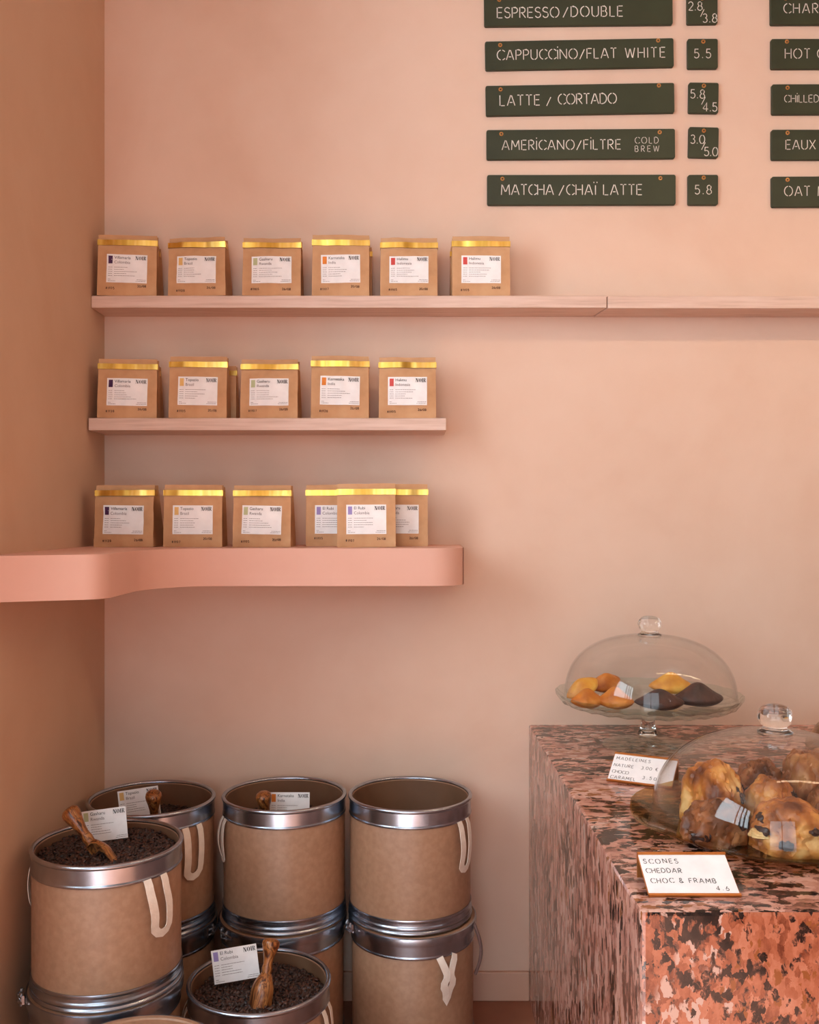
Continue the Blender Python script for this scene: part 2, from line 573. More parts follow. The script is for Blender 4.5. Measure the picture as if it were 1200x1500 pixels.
def stroke_text(s, hgt, width=None, t=0.1, track=0.26, rng=None):
    """-> verts (2D) and faces; baseline at 0, starts at x=0; stretched by its tracking to the given width"""
    nat = sum(GL[c][0] for c in s)
    gaps = len(s) - 1
    sx = hgt
    tr = track
    if width:
        tr = (width / hgt - nat) / max(1, gaps)
        if tr < 0.16:
            tr = 0.16
            sx = width / (nat + tr * gaps)
    x = 0
    V, Fc = [], []
    for c in s:
        wd, strokes = GL[c]
        jz = rng.uniform(-.07, .07) if rng else 0
        ja = rng.uniform(-.07, .07) if rng else 0
        for st in strokes:
            q = []
            for (a, b) in st:
                a2 = a + ja * (b - .5)
                b2 = b - ja * (a - .3) + jz
                q.append(((x + a2) * sx, b2 * hgt))
            vs, fs = ribbon2d(q, t * hgt)
            n = len(V)
            V += vs
            Fc += [tuple(n + i for i in f) for f in fs]
        x += wd + tr
    return V, Fc


_tc = {}


def font_text(s):
    """text in the plain built-in sans, scaled so that a capital is 1 high"""
    if s in _tc:
        return _tc[s]
    cu = bpy.data.curves.new('t', 'FONT')
    cu.body = s
    cu.resolution_u = 3
    o = bpy.data.objects.new('t', cu)
    C.objects.link(o)
    dg = bpy.context.evaluated_depsgraph_get()
    dg.update()
    me = bpy.data.meshes.new_from_object(o.evaluated_get(dg))
    k = 1 / 0.69
    vs = [Vector((v.co.x * k, v.co.y * k)) for v in me.vertices]
    fs = [tuple(p.vertices) for p in me.polygons]
    bpy.data.objects.remove(o)
    bpy.data.meshes.remove(me)
    bpy.data.curves.remove(cu)
    _tc[s] = (vs, fs)
    return _tc[s]


# ------------------------------------------------------------------ the room
def wall(name, lo, hi, mat):
    mb = MB()
    mb.box(lo, hi)
    return tag(mb.build(name, mat), kind='structure')


T = 0.12
wall('wall_back', (-0.798 - T, D, 0), (RIGHTX + T, D + T, CEIL), M['plaster'])
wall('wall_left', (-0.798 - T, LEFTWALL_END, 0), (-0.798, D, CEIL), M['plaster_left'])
wall('wall_left_return', (LEFTX, LEFTWALL_END, 0), (-0.798 - T, LEFTWALL_END + T, CEIL), M['white_wall'])
wall('wall_right', (RIGHTX, FRONTY, 0), (RIGHTX + T, D, CEIL), M['white_wall'])
wall('floor', (LEFTX - T, FRONTY - T, -0.1), (RIGHTX + T, D + T, 0), M['floor'])
wall('ceiling', (LEFTX - T, FRONTY - T, CEIL), (RIGHTX + T, D + T, CEIL + 0.1), M['ceiling'])

# outer left wall with its window opening
mb = MB()
y0, y1, z0, z1 = LY0, LY1, LZ0, LZ1
mb.box((LEFTX - T, FRONTY, 0), (LEFTX, y0, CEIL)); mb.box((LEFTX - T, y1, 0), (LEFTX, LEFTWALL_END + T, CEIL))
mb.box((LEFTX - T, y0, 0), (LEFTX, y1, z0)); mb.box((LEFTX - T, y0, z1), (LEFTX, y1, CEIL))
tag(mb.build('wall_left_outer', M['white_wall']), kind='structure')
mb = MB()
for yy in (y0 + .025, -.35, -.1, .15, y1 - .025):
    mb.box((LEFTX - .06, yy - .025, z0), (LEFTX - .01, yy + .025, z1))
for zz in (z0 + .025, z1 - .025):
    mb.box((LEFTX - .06, y0, zz - .025), (LEFTX - .01, y1, zz + .025))
tag(mb.build('window_1', M['mullion']), kind='structure')
# shop front behind the camera
mb = MB()
x0, x1, z0, z1 = FX0, FX1, WZ0, WZ1
mb.box((LEFTX - T, FRONTY - T, 0), (x0, FRONTY, CEIL)); mb.box((x1, FRONTY - T, 0), (RIGHTX + T, FRONTY, CEIL))
mb.box((x0, FRONTY - T, 0), (x1, FRONTY, z0)); mb.box((x0, FRONTY - T, z1), (x1, FRONTY, CEIL))
tag(mb.build('wall_front', M['white_wall']), kind='structure')
mb = MB()
for xx in (x0 + .025, -.5, x1 - .025):
    mb.box((xx - .025, FRONTY - .06, z0), (xx + .025, FRONTY - .01, z1))
for zz in (z0 + .025, z1 - .025):
    mb.box((x0, FRONTY - .06, zz - .025), (x1, FRONTY - .01, zz + .025))
tag(mb.build('window_2', M['mullion']), kind='structure')

mb = MB()
mb.box((-0.798, D - 0.012, 0), (0.333, D, 0.077))
tag(bevel(mb.build('baseboard_back', M['baseboard']), 0.003), kind='structure')

# warm linear ceiling lamp above the counter (real lamp, out of the picture)
lt = thing('linear_lamp', 'slim warm linear lamp hanging above the stone counter', 'lamp', (1.75, 1.45, 2.40))
mb = MB(); mb.box((-1.17, -0.02, 0.0), (1.17, 0.02, 0.05)); mb.build('housing', M['mullion'], lt)
mb = MB(); mb.box((-1.15, -0.015, -0.012), (1.15, 0.015, 0.0))
m, nt, N, L, b = new_mat('lamp_diffuser')
b.inputs['Emission Color'].default_value = (1.0, 0.72, 0.45, 1)
b.inputs['Emission Strength'].default_value = 36
mb.build('diffuser', m, lt)
for xx in (-.7, .7):
    mb = MB()
    mb.tube([(xx, 0, .05), (xx, 0, CEIL - 2.40)], .002, 6)
    mb.build('suspension_wire', M['steel'], lt)

# ------------------------------------------------------------------ shelves
YS1, YS2 = D / 1.0455, D / 1.060
Z1 = P(0, 433, YS1).z
Z2 = P(0, 612.3, YS2).z
TH = 0.031


def plan_prism(name, plan, zt, th, mat, label, cat, bev=0.0015):
    n = len(plan)
    mb = MB()
    mb.add([(x, y, zt) for x, y in plan] + [(x, y, zt - th) for x, y in plan],
           [tuple(range(n)), tuple(range(n, 2 * n))] + [(k, (k + 1) % n, n + (k + 1) % n, n + k) for k in range(n)], 0, True)
    o = mb.build(name, mat)
    bevel(o, bev, 2)
    return tag(o, label, cat)


def px2x(px, Y):
    return (px - VX) * Y / F


plan_prism('wall_shelf', [(-0.797, D), (-0.797, YS1), (px2x(889, YS1), YS1), (px2x(868, D), D)], Z1, TH, M['shelf'],
           'long pale limed-wood shelf plank high on the wall, carrying the six-bag row', 'shelf')
plan_prism('wall_shelf', [(px2x(869, D) + .001, D), (px2x(890, YS1) + .001, YS1), (RIGHTX, YS1 + .01), (RIGHTX, D)], Z1 - .001, TH,
           M['shelf'], 'bare pale wooden shelf plank joined to the right end of the top shelf', 'shelf')
plan_prism('wall_shelf', [(-0.7935, D), (-0.7935, YS2), (px2x(654, YS2), YS2), (px2x(654, YS2), D)], Z2, TH, M['shelf'],
           'short pale wooden shelf plank in the middle, ending right of five bags', 'shelf')

# plastered shelf sweeping round the corner
YS3 = 2.28
Z3 = H - 0.0745
T3 = 0.0885
plan = [(0.150, D)]
plan += [(0.146, 2.46), (0.144, 2.34)]
for k in range(9):     # rounded right end
    a = R(0 - 90 * k / 8)
    plan.append((0.144 - 0.085 + 0.085 * math.cos(a), YS3 + 0.075 + 0.075 * math.sin(a)))
plan += [(-0.10, YS3), (-0.25, YS3), (-0.40, YS3)]
for k in range(1, 10):  # concave sweep towards the camera
    a = R(90 + 80 * k / 9)
    plan.append((-0.43 + 0.16 * math.cos(a), YS3 - 0.20 + 0.20 * math.sin(a)))
for k in range(0, 7):   # convex nose of the left arm
    a = R(-10 - 62 * k / 6)
    plan.append((-0.645 + 0.055 * math.cos(a), 1.965 + 0.065 * math.sin(a)))
plan += [(-0.70, 1.875), (-0.798, 1.835), (-0.798, D)]
# resolve order: keep it counter-clockwise as listed
plan_prism('curved_shelf', plan, Z3, T3, M['plaster_shelf'],
           'thick rose plaster shelf curving round the corner, lowest of the shelves', 'shelf', 0.003)

# ------------------------------------------------------------------ coffee bags
BW, BH, BD = 0.1475, 0.152, 0.050
PX = 2.45 / F     # one photo pixel at the shelves, in metres


def bag_front(seed):
    rs = random.Random(seed)
    off = Vector((rs.uniform(0, 50), rs.uniform(0, 50), rs.uniform(0, 50)))

    def f(x, z):
        t = max(0, min(1, z / BH))
        y = -BD / 2 + 0.005 * t ** 1.5
        bell = max(0, 1 - (2 * x / BW) ** 2)
        y -= 0.004 * bell * math.sin(PI * min(1, t / .85))
        y += 0.0045 * (noise.noise(Vector((x * 16, z * 20, 0)) + off)) * (0.3 + 0.7 * abs(t - .45) * 2)
        y += 0.0017 * noise.noise(Vector((x * 45, z * 60, 3)) + off)
        if z > BH - 0.03:
            y += 0.0015
        return y
    return f, off, rs


def make_body(seed):
    f, off, rs = bag_front(seed)
    rows, nf, ns = 18, 16, 6
    V, Fc = [], []
    ring = None
    for i in range(rows + 1):
        t = i / rows
        z = BH * t
        w = BW * (1 - 0.012 * t) / 2
        row = []
        yb = lambda x: BD / 2 - 0.026 * t ** 1.3 + 0.002 * noise.noise(Vector((x * 16, z * 20, 9)) + off)
        for k in range(nf + 1):
            x = -w + 2 * w * k / nf
            row.append((x, f(x, z), z + (0.0015 * noise.noise(Vector((x * 20, 5, 5)) + off) if i == rows else 0)))
        ya, yc = f(w, z), yb(w)
        for k in range(1, ns):
            u = k / ns
            g = 0.022 * t * (1 - abs(2 * u - 1)) + 0.002 * noise.noise(Vector((u * 3, z * 30, 4)) + off)
            row.append((w - g, ya + (yc - ya) * u, z))
        for k in range(nf + 1):
            x = w - 2 * w * k / nf
            row.append((x, yb(x), z))
        ya, yc = yb(-w), f(-w, z)
        for k in range(1, ns):
            u = k / ns
            g = 0.022 * t * (1 - abs(2 * u - 1))
            row.append((-w + g, ya + (yc - ya) * u, z))
        V += row
        ring = len(row)
    for i in range(rows):
        for k in range(ring):
            l = (k + 1) % ring
            Fc.append((i * ring + k, i * ring + l, (i + 1) * ring + l, (i + 1) * ring + k))
    Fc.append(tuple(reversed(range(ring))))
    Fc.append(tuple(rows * ring + k for k in range(ring)))
    mb = MB()
    mb.add(V, Fc)
    me = mb.mesh('bag_body', M['kraft'])
    # gold tin tie wrapped round the folded top
    tb = MB()
    n = 20
    z0, z1 = BH - 0.0265, BH - 0.0125
    hw = BW / 2 + 0.0003
    vs = []
    for k in range(n + 1):
        x = -hw + 2 * hw * k / n
        xx = max(-BW / 2 * .985, min(BW / 2 * .985, x))
        for z in (z0, z1):
            y = f(xx, z)
            vs += [(x, y - 0.0022, z), (x, y + 0.0006, z)]
    fs = []
    for k in range(n):
        a, b2 = 4 * k, 4 * (k + 1)
        fs += [(a, b2, b2 + 2, a + 2), (a + 1, b2 + 1, b2 + 3, a + 3), (a, b2, b2 + 1, a + 1), (a + 2, b2 + 2, b2 + 3, a + 3)]
    fs += [(0, 1, 3, 2), (4 * n, 4 * n + 1, 4 * n + 3, 4 * n + 2)]
    tb.add(vs, fs)
    for s in (-1, 1):  # ends folded round to the back
        ye = f(s * BW / 2 * .985, z0)
        xa, xb = sorted((s * (hw - 0.0002), s * (hw + 0.0008)))
        tb.box((xa, ye - 0.0018, z0), (xb, ye + 0.011, z1))
    return me, tb.mesh('tin_tie', M['gold']), f


BODIES = [make_body(s) for s in (3, 11, 24, 37, 52)]
LW, LH = 0.1005, 0.0705

NAMES = {'purple': ('Villamaría', 'Colombia'), 'yellow': ('Topazio', 'Brazil'), 'sage': ('Gasharu', 'Rwanda'),
         'orange': ('Karnataka', 'India'), 'red': ('Halimu', 'Indonesia'), 'lilac': ('El Rubi', 'Colombia')}


def noir(h):
    """the bold high-contrast wordmark; 2.75 h wide"""
    V, Fc = [], []

    def poly(pts):
        n = len(V)
        V.extend([Vector((x * h, y * h)) for x, y in pts])
        Fc.append(tuple(range(n, n + len(pts))))

    def bar(x0, y0, x1, y1):
        poly([(x0, y0), (x1, y0), (x1, y1), (x0, y1)])
    # N
    bar(0, 0, .08, 1); bar(-.08, 0, .18, .05); bar(-.08, .95, .12, 1)
    poly([(.04, 1), (.26, 1), (.62, .0), (.40, .0)]); bar(.56, 0, .64, 1); bar(.48, .95, .74, 1)
    # O : two heavy sides
    for s in (-1, 1):
        o = [(1.18 + s * (.06 + .30 * math.cos(R(a))), .5 + .5 * math.sin(R(a))) for a in range(-90, 91, 18)]
        i = [(1.18 + s * (.06 + .08 * math.cos(R(a))), .5 + .46 * math.sin(R(a))) for a in range(90, -91, -18)]
        q = o + i
        m_ = len(o)
        n = len(V)
        V.extend([Vector((x * h, y * h)) for x, y in q])
        for k in range(m_ - 1):
            Fc.append((n + k, n + k + 1, n + 2 * m_ - 2 - k, n + 2 * m_ - 1 - k))
    # I
    bar(1.72, 0, 1.94, 1); bar(1.66, 0, 2.0, .05); bar(1.66, .95, 2.0, 1)
    # R
    bar(2.14, 0, 2.34, 1); bar(2.08, 0, 2.4, .05); bar(2.08, .95, 2.5, 1)
    o = [(2.42 + .28 * math.cos(R(a)), .76 + .24 * math.sin(R(a))) for a in range(-90, 91, 18)]
    i = [(2.42 + .08 * math.cos(R(a)), .76 + .2 * math.sin(R(a))) for a in range(-90, 91, 18)]
    n = len(V)
    V.extend([Vector((x * h, y * h)) for x, y in o + i])
    m_ = len(o)
    for k in range(m_ - 1):
        Fc.append((n + k, n + k + 1, n + m_ + k + 1, n + m_ + k))
    poly([(2.36, .5), (2.54, .5), (2.78, 0), (2.56, 0)])
    return V, Fc


def label_parts(kind, parent, fmap, seed, z0, x0=0.0, card_name='label', thick=False, named=True):
    """the printed card: paper, colour swatch and lettering, laid on the surface y = fmap(x, z)"""
    rs = random.Random(seed)
    mb = MB()
    nx, nz = 12, 8
    tilt = rs.uniform(-.02, .02) if not thick else 0

    def tp(u, v, e):  # u,v from the label's top left, metres, v downwards
        x = x0 - LW / 2 + u
        z = z0 + LH / 2 - v
        dx, dz = x - x0, z - z0
        x, z = x0 + dx - dz * tilt, z0 + dz + dx * tilt
        return (x, fmap(x, z) - e, z)
    vs, fs = [], []
    es = (0.0007, -0.0004) if thick else (0.0007,)
    for e in es:
        n = len(vs)
        for j in range(nz + 1):
            for i in range(nx + 1):
                vs.append(tp(LW * i / nx, LH * j / nz, e))
        for j in range(nz):
            for i in range(nx):
                fs.append((n + j * (nx + 1) + i, n + j * (nx + 1) + i + 1, n + (j + 1) * (nx + 1) + i + 1, n + (j + 1) * (nx + 1) + i))
    if thick:
        n = (nx + 1) * (nz + 1)
        edge = [i for i in range(nx + 1)] + [j * (nx + 1) + nx for j in range(1, nz + 1)]
        edge += [nz * (nx + 1) + i for i in range(nx - 1, -1, -1)] + [j * (nx + 1) for j in range(nz - 1, 0, -1)]
        for a, b2 in zip(edge, edge[1:] + edge[:1]):
            fs.append((a, b2, n + b2, n + a))
    mb.add(vs, fs)
    lab = mb.build(card_name, M['card'], parent)
    px = PX
    sw = MB()
    vs = [tp(u * px, v * px, 0.0010) for v in (2.4, 8, 13.6) for u in (2.4, 5.4, 8.6)]
    sw.add(vs, [(0, 1, 4, 3), (1, 2, 5, 4), (3, 4, 7, 6), (4, 5, 8, 7)], 0, False)
    tag(sw.build('colour_swatch', M['sw_' + kind], lab), '%s colour patch' % kind)
    ink = MB()

    def put(vf, u, v, s, mi):
        V, Fc = vf
        ink.add([tp(u * px + p.x * s, v * px - p.y * s, 0.0012) for p in V], Fc, mi, False)
    a, b2 = NAMES[kind]
    put(font_text(a), 11, 6.6, 4.1 * px, 0)
    put(font_text(b2), 11, 13.4, 4.0 * px, 1)
    hN = 5.4 * px
    put(noir(hN), 41.6, 7.6, 1.0, 0)

    def line(u0, u1, v, hh=.55):
        u = u0
        while u < u1:
            u2 = min(u1, u + rs.uniform(1.2, 3.6))
            ink.add([tp(u * px, v * px, .0012), tp(u2 * px, v * px, .0012), tp(u2 * px, (v + hh) * px, .0012), tp(u * px, (v + hh) * px, .0012)],
                    [(0, 1, 2, 3)], 1, False)
            u = u2 + .5
    for k in range(5):
        v = 18.5 + 3.05 * k
        line(2.4, 8.5, v)
        line(11, 11 + rs.uniform(14, 34), v)
    for k in range(2):
        line(2.4, 6 + 7 * k, 36 + 2.2 * k)
        line(44 - 1.5 * k, 57, 36 + 2.2 * k)
    ink.build('lettering', [M['ink'], M['ink_grey']], lab)
    return lab


def stamp_part(parent, fmap, seed):
    rs = random.Random(seed)
    for nm, s, x, z in (('batch_stamp', '#' + rs.choice(['1105', '1128', '1105', '1107']), -0.052, 0.0115 + rs.uniform(-.002, .006)),
                    ('date_stamp', rs.choice(['26/08', '26/08', '20/08']), 0.027, 0.017 + rs.uniform(-.003, .004))):
        V, Fc = stroke_text(s, 0.0052, 0.021, t=.2, rng=rs)
        mb = MB()
        mb.add([(x + p.x, fmap(x + p.x, z + p.y) - 0.0008, z + p.y) for p in V], Fc, 0, False)
        mb.build(nm, M['stamp'], parent)


_bagn = [0]


def bag(kind, px0, px1, Y, zbase, label, group, hpx=None, rz=0.0, ry=0.0, detail=True, deep=1.0):
    """front face spans px0..px1 at its foot; Y is the distance of the front face"""
    i = _bagn[0]
    _bagn[0] += 1
    body, tie, f = BODIES[(i * 2 + i // 5) % len(BODIES)]
    x = px2x((px0 + px1) / 2, Y)
    t = thing('coffee_bag', label, 'bag of coffee', (x, Y + deep * BD / 2, zbase + 0.0005), (0, R(ry), R(rz)), group)
    s = (px1 - px0) * Y / F / BW
    sz = (hpx * Y / F / BH) if hpx else s
    t.scale = (s, deep, sz)
    link('bag_body', body, t)
    link('tin_tie', tie, t)
    if detail:
        label_parts(kind, t, f, i * 7 + 1, BH - 0.0855, 0.0)
        stamp_part(t, f, i * 13 + 5)
    return t


G1, G2, G3 = 'coffee bags on the top shelf', 'coffee bags on the middle shelf', 'coffee bags on the curved shelf'
yb1 = YS1 + 0.004
K = 'kraft coffee bag with '
cols = {'purple': 'dark purple', 'yellow': 'pale yellow', 'sage': 'sage green', 'orange': 'orange', 'red': 'red', 'lilac': 'lilac'}
for kind, a, b2, hp, rz, ry, extra in (
        ('purple', 142, 228, 90, 3, 0.4, 'leftmost on the top shelf'),
        ('yellow', 247, 331, 87, -1, -0.9, 'second from left on the top shelf'),
        ('sage', 354.5, 440, 86.5, 1, 0.3, 'third from left on the top shelf'),
        ('orange', 457, 541, 90, 0, 0.2, 'fourth from left on the top shelf'),
        ('red', 557, 641, 86.5, 0, 0.2, 'fifth from left on the top shelf'),
        ('red', 662.5, 747.5, 88, 0, 0, 'last on the right of the top shelf')):
    bag(kind, a, b2, yb1, Z1, K + cols[kind] + ' swatch, ' + extra, G1, hp, rz, ry, True, 1.0 if a in (142, 457, 662.5) else 1.9)
for kind, a, b2, who in (('purple', 148, 233, 'behind the leftmost bag of the top shelf'),
                         ('orange', 461, 545, 'behind the orange-swatch bag of the top shelf'),
                         ('red', 660, 743, 'behind the rightmost bag of the top shelf')):
    bag(kind, a, b2, yb1 + 0.053, Z1, 'kraft coffee bag mostly hidden ' + who, G1, 79, 0, 0, False)
yb2 = YS2 + 0.006
for kind, a, b2, hp, rz, ry, extra in (
        ('purple', 142, 228, 87, 3, 0.6, 'leftmost on the middle shelf'),
        ('yellow', 247, 332, 90.5, 0, 0.4, 'second from left on the middle shelf'),
        ('sage', 352, 436, 87, 0, 0.3, 'third from left on the middle shelf'),
        ('orange', 455, 540, 92, 1, 0.2, 'fourth from left on the middle shelf'),
        ('red', 555, 639, 90, 0, 0, 'rightmost on the middle shelf')):
    bag(kind, a, b2, yb2, Z2, K + cols[kind] + ' swatch, ' + extra, G2, hp, rz, ry, True, 1.15 if a in (142, 247) else 2.0)
for kind, a, b2, who in (('purple', 149, 233, 'behind the leftmost bag of the middle shelf'),
                         ('yellow', 263, 346, 'behind the yellow-swatch bag of the middle shelf')):
    bag(kind, a, b2, yb2 + 0.06, Z2, 'kraft coffee bag mostly hidden ' + who, G2, 80, 0, 0, False)
yb3 = Z3 and (H - Z3) * F / (801.5 - VY)
for kind, a, b2, hp, rz, ry, extra, dy in (
        ('purple', 138, 225, 91, 0, -0.4, 'leftmost on the curved shelf', 0),
        ('yellow', 239, 324.5, 91, 2, 0.2, 'second from left on the curved shelf', 0),
        ('sage', 341, 426, 90.5, 0, 0, 'third from left on the curved shelf', 0),
        ('lilac', 448, 533, 90, 0, 0, 'half covered at left of the overlapping trio', 0.054),
        ('lilac', 494, 580, 93, 0, -0.4, 'in front of the overlapping trio', -0.012),
        ('sage', 542, 627, 91, 0, 0, '', 0.056)):
    lb = K + cols[kind] + ' swatch, ' + extra if extra else 'kraft coffee bag with gold tie, half covered at right of the overlapping trio'
    bag(kind, a, b2, yb3 + dy, Z3, lb, G3, hp, rz, ry, True, 1.0 if kind == 'lilac' or not extra else (1.15 if kind == 'yellow' else 2.2))
bag('yellow', 243, 328, yb3 + 0.062, Z3, 'kraft coffee bag mostly hidden behind the yellow-swatch bag of the curved shelf', G3, 87, 0, 0, False)

# ------------------------------------------------------------------ menu boards
YB = D - 0.001
SC = D / F


def board(name, label, cat, x0, x1, yt, yb, ang, texts, holes, group):
    cx, cy = (x0 + x1) / 2, (yt + yb) / 2
    loc = P(cx, cy, D)
    t = thing(name, label, cat, (loc.x, YB, loc.z), (0, -R(ang), 0), group)
    mb = MB()
    rounded_prism(mb, (x1 - x0) * SC, (yb - yt) * SC, 0.010, 0.005)
    mb.build('board', M['sign'], t)
    rs = random.Random(int(x0 + yt))
    for s, tx0, tx1, base, cap in texts:
        V, Fc = stroke_text(s, cap * SC, (tx1 - tx0) * SC if tx1 else None, t=.088)
        ca, sa = math.cos(R(ang)), math.sin(R(ang))
        # positions were read off the photograph, so take the board's tilt out of them
        dx, dz = (tx0 - cx) * SC, (cy - base) * SC
        lx, lz = dx * ca + dz * sa, -dx * sa + dz * ca
        tx = MB()
        tx.add([(lx + p.x, -0.0104, lz + p.y) for p in V], Fc, 0, False)
        tx.build('lettering', M['chalk'], t)
    for hx, hy in holes:
        dx, dz = (hx - cx) * SC, (cy - hy) * SC
        e = MB()
        mt = Matrix.Translation((dx, -0.0100, dz)) @ Matrix.Rotation(PI / 2, 4, 'X')
        e.lathe([(0.0022, -0.001), (0.0052, -0.001), (0.0056, 0.001), (0.0046, 0.0024), (0.0030, 0.0024), (0.0022, 0.001)], 20, 0, mt)
        e.build('eyelet', M['copper'], t)
    return t


def cxy(x, y):
    return (690 + .425 * x, .425 * y)


GA, GB, GC = 'drink name boards', 'price tags of the menu', 'right column of menu boards'
MENU = [
    ('ESPRESSO/DOUBLE', 709, 984, -3.5, 40, .55, [('ESPRESSO', 728, 818, 29.5, 15), ('/DOUBLE', 824, 911, 27.8, 15)], [(731, 2), (962, .5)],
     'long dark green menu board reading ESPRESSO / DOUBLE, at the top'),
    ('CAPPUCCINO', 710.5, 985.5, 61, 103, 1.05, [('CAPPUCCiNO/FLAT', 728, 902, 91, 14.5), ('WHiTE'.replace('i', 'I'), 915, 973, 87.8, 14.5)], [(732.5, 67), (963, 64.5)],
     'long dark green menu board reading CAPPUCCINO / FLAT WHITE'),
    ('LATTE', 711.3, 986.5, 126, 169.7, .95, [('LATTE', 732, 790, 157.5, 15), ('/', 800, None, 157, 13), ('CORTADO', 817, 902, 155.5, 15)], [(733, 132), (964, 130)],
     'long dark green menu board reading LATTE / CORTADO'),
    ('AMERICANO', 712.5, 987.5, 191.7, 235, .4, [('AMERiCANO/FiLTRE', 735, 908, 222, 14), ('COLD', 929, 963, 212.5, 9), ('BREW', 929, 964, 224.5, 8.5)], [(734, 198), (965, 197)],
     'long dark green menu board reading AMERICANO / FILTRE COLD BREW'),
    ('MATCHA', 713.4, 988.4, 258, 302, .1, [('MATCHA', 734, 810, 287.5, 15), ('/CHAÏ', 818, 872, 287.5, 15), ('LATTE', 883, 939, 287.5, 15)], [(735.5, 264), (966, 263.5)],
     'long dark green menu board reading MATCHA / CHAÏ LATTE'),
]
for n_, x0, x1, yt, yb, ang, tx, ho, lb in MENU:
    board('menu_board', lb, 'menu board', x0, x1, yt, yb, ang, tx, ho, GA)
TAGS = [
    (1005, 1049.6, -5, 38, 0.3, [('2.8', 1007, 1027, 18.5, 12.5), ('/', 1024.5, None, 27, 11), ('3.8', 1028, 1048.5, 36, 12.5)], (1027, 1), 'top square dark green price tag, beside the ESPRESSO board'),
    (1005.8, 1050, 59.5, 103, 0.2, [('5.5', 1015.5, 1039.5, 88, 13)], (1028.5, 64), 'square dark green price tag beside the CAPPUCCINO board'),
    (1007.5, 1051, 123.5, 168, -.8, [('5.8', 1010, 1030.5, 146.5, 12.5), ('/', 1026, None, 155, 11), ('4.5', 1028, 1048.5, 165.5, 12.5)], (1029, 128.5), 'square dark green price tag beside the LATTE board'),
    (1007.5, 1051, 188.5, 233, -1.2, [('3.0', 1010, 1030.5, 212.5, 12.5), ('/', 1026, None, 221, 11), ('5.0', 1030, 1049.5, 230.5, 12.5)], (1029, 194), 'square dark green price tag beside the AMERICANO board'),
    (1006.6, 1050.4, 258, 302, 0, [('5.8', 1016.5, 1040.5, 286.5, 13)], (1029, 262.5), 'bottom square dark green price tag, beside the MATCHA board'),
]
for x0, x1, yt, yb, ang, tx, ho, lb in TAGS:
    board('price_tag', lb, 'price tag', x0, x1, yt, yb, ang, tx, [ho], GB)
RB = [
    (1127, -4, 38.5, 0.2, [('CHARC', 1146, 1210, 22.5, 14)], (1149, .5), 'dark green menu board cut by right edge, starting CHAR'),
    (1127.8, 59.5, 103.2, 0.1, [('HOT', 1148, 1184, 88.5, 14), ('C', 1195, None, 88.5, 14)], (1150.5, 64), 'dark green menu board cut by right edge, starting HOT'),
    (1129, 125.5, 169.5, 0.2, [('CHiLLED', 1147, 1197, 152.5, 10.5)], (1151.5, 131), 'dark green menu board cut by right edge, reading CHILLED'),
    (1128.3, 192, 236, 0.1, [('EAUX', 1149, 1192, 221, 13.5)], (1151.5, 197), 'dark green menu board cut by right edge, reading EAUX'),
    (1128.6, 260, 304.5, 0.3, [('OAT', 1147, 1184, 289, 14), ('M', 1196, None, 289, 14)], (1151.5, 265), 'dark green menu board cut by right edge, starting OAT'),
]
for x0, yt, yb, ang, tx, ho, lb in RB:
    board('menu_board', lb, 'menu board', x0, x0 + 275, yt, yb, ang, tx, [ho], GC)

# ------------------------------------------------------------------ fibre drums
RD = 0.1495


def band_profile(z0, z1, r, beads):
    """closed profile of a steel band from z0 up to z1 outside radius r; beads = heights of rolled ridges"""
    out = []
    n = 26
    for k in range(n + 1):
        z = z0 + (z1 - z0) * k / n
        rr = r + 0.0014
        for bz, bh, bw in beads:
            q = (z - bz) / bw
            if abs(q) < 1:
                rr += bh * math.sqrt(1 - q * q)
        out.append((rr, z))
    inn = [(r - 0.0005, z1), (r - 0.0005, z0)]
    return out + inn


_dc = {}


def drum_meshes(h, lid):
    key = (round(h, 4), lid)
    if key in _dc:
        return _dc[key]
    body = MB()
    body.lathe([(RD, 0.006), (RD, h - 0.008), (RD - .003, h - .004), (RD - .006, h - 0.008), (RD - 0.006, 0.012), (0.001, 0.012), (0.001, 0.006)], 96)
    shade_shell = MB()  # thin added shell that carries the painted shade of the open drum
    shade_shell.lathe([(RD - .0062, h - .009), (RD - .0062, .0125), (.001, .0125), (.001, .0135), (RD - .0072, .0135), (RD - .0072, h - .009)], 96)
    low = MB()
    low.lathe(band_profile(0.001, 0.036, RD, [(0.004, .003, .004), (0.015, .0022, .005), (0.033, .0012, .004)]), 96)
    top = MB()
    top.lathe(band_profile(h - 0.045, h - 0.009, RD, [(h - 0.0425, .0012, .003)]), 96)
    rim = []
    for k in range(16):
        a = 2 * PI * k / 16
        rim.append((RD - 0.0005 + 0.0052 * math.cos(a), h - 0.0052 + 0.0052 * math.sin(a)))
    top.lathe(rim, 96)
    ms = dict(body=body.mesh('drum_body', M['drumboard']), low=low.mesh('bottom_band', M['steel']), top=top.mesh('top_band', M['steel']))
    ms['shade_shell'] = shade_shell.mesh('inner_wall_shade', M['drum_inside_shaded'])
    if lid:
        l = MB()
        l.lathe([(0.001, h + .001), (RD - .008, h + .001), (RD - .004, h + .0055), (RD + .004, h + .0055), (RD + .0045, h + .003), (0.001, h - 0.002)], 96)
        ms['lid'] = l.mesh('lid', M['drumboard'])
        rg = MB()
        rg.lathe([(RD + .0045, h + .0062), (RD + .0078, h + .005), (RD + .0088, h - .002), (RD + .0078, h - .0135), (RD + .005, h - .0145), (RD + .0045, h - .012)], 96)
        ms['ring'] = rg.mesh('locking_ring', M['steel'])
    _dc[key] = ms
    return ms


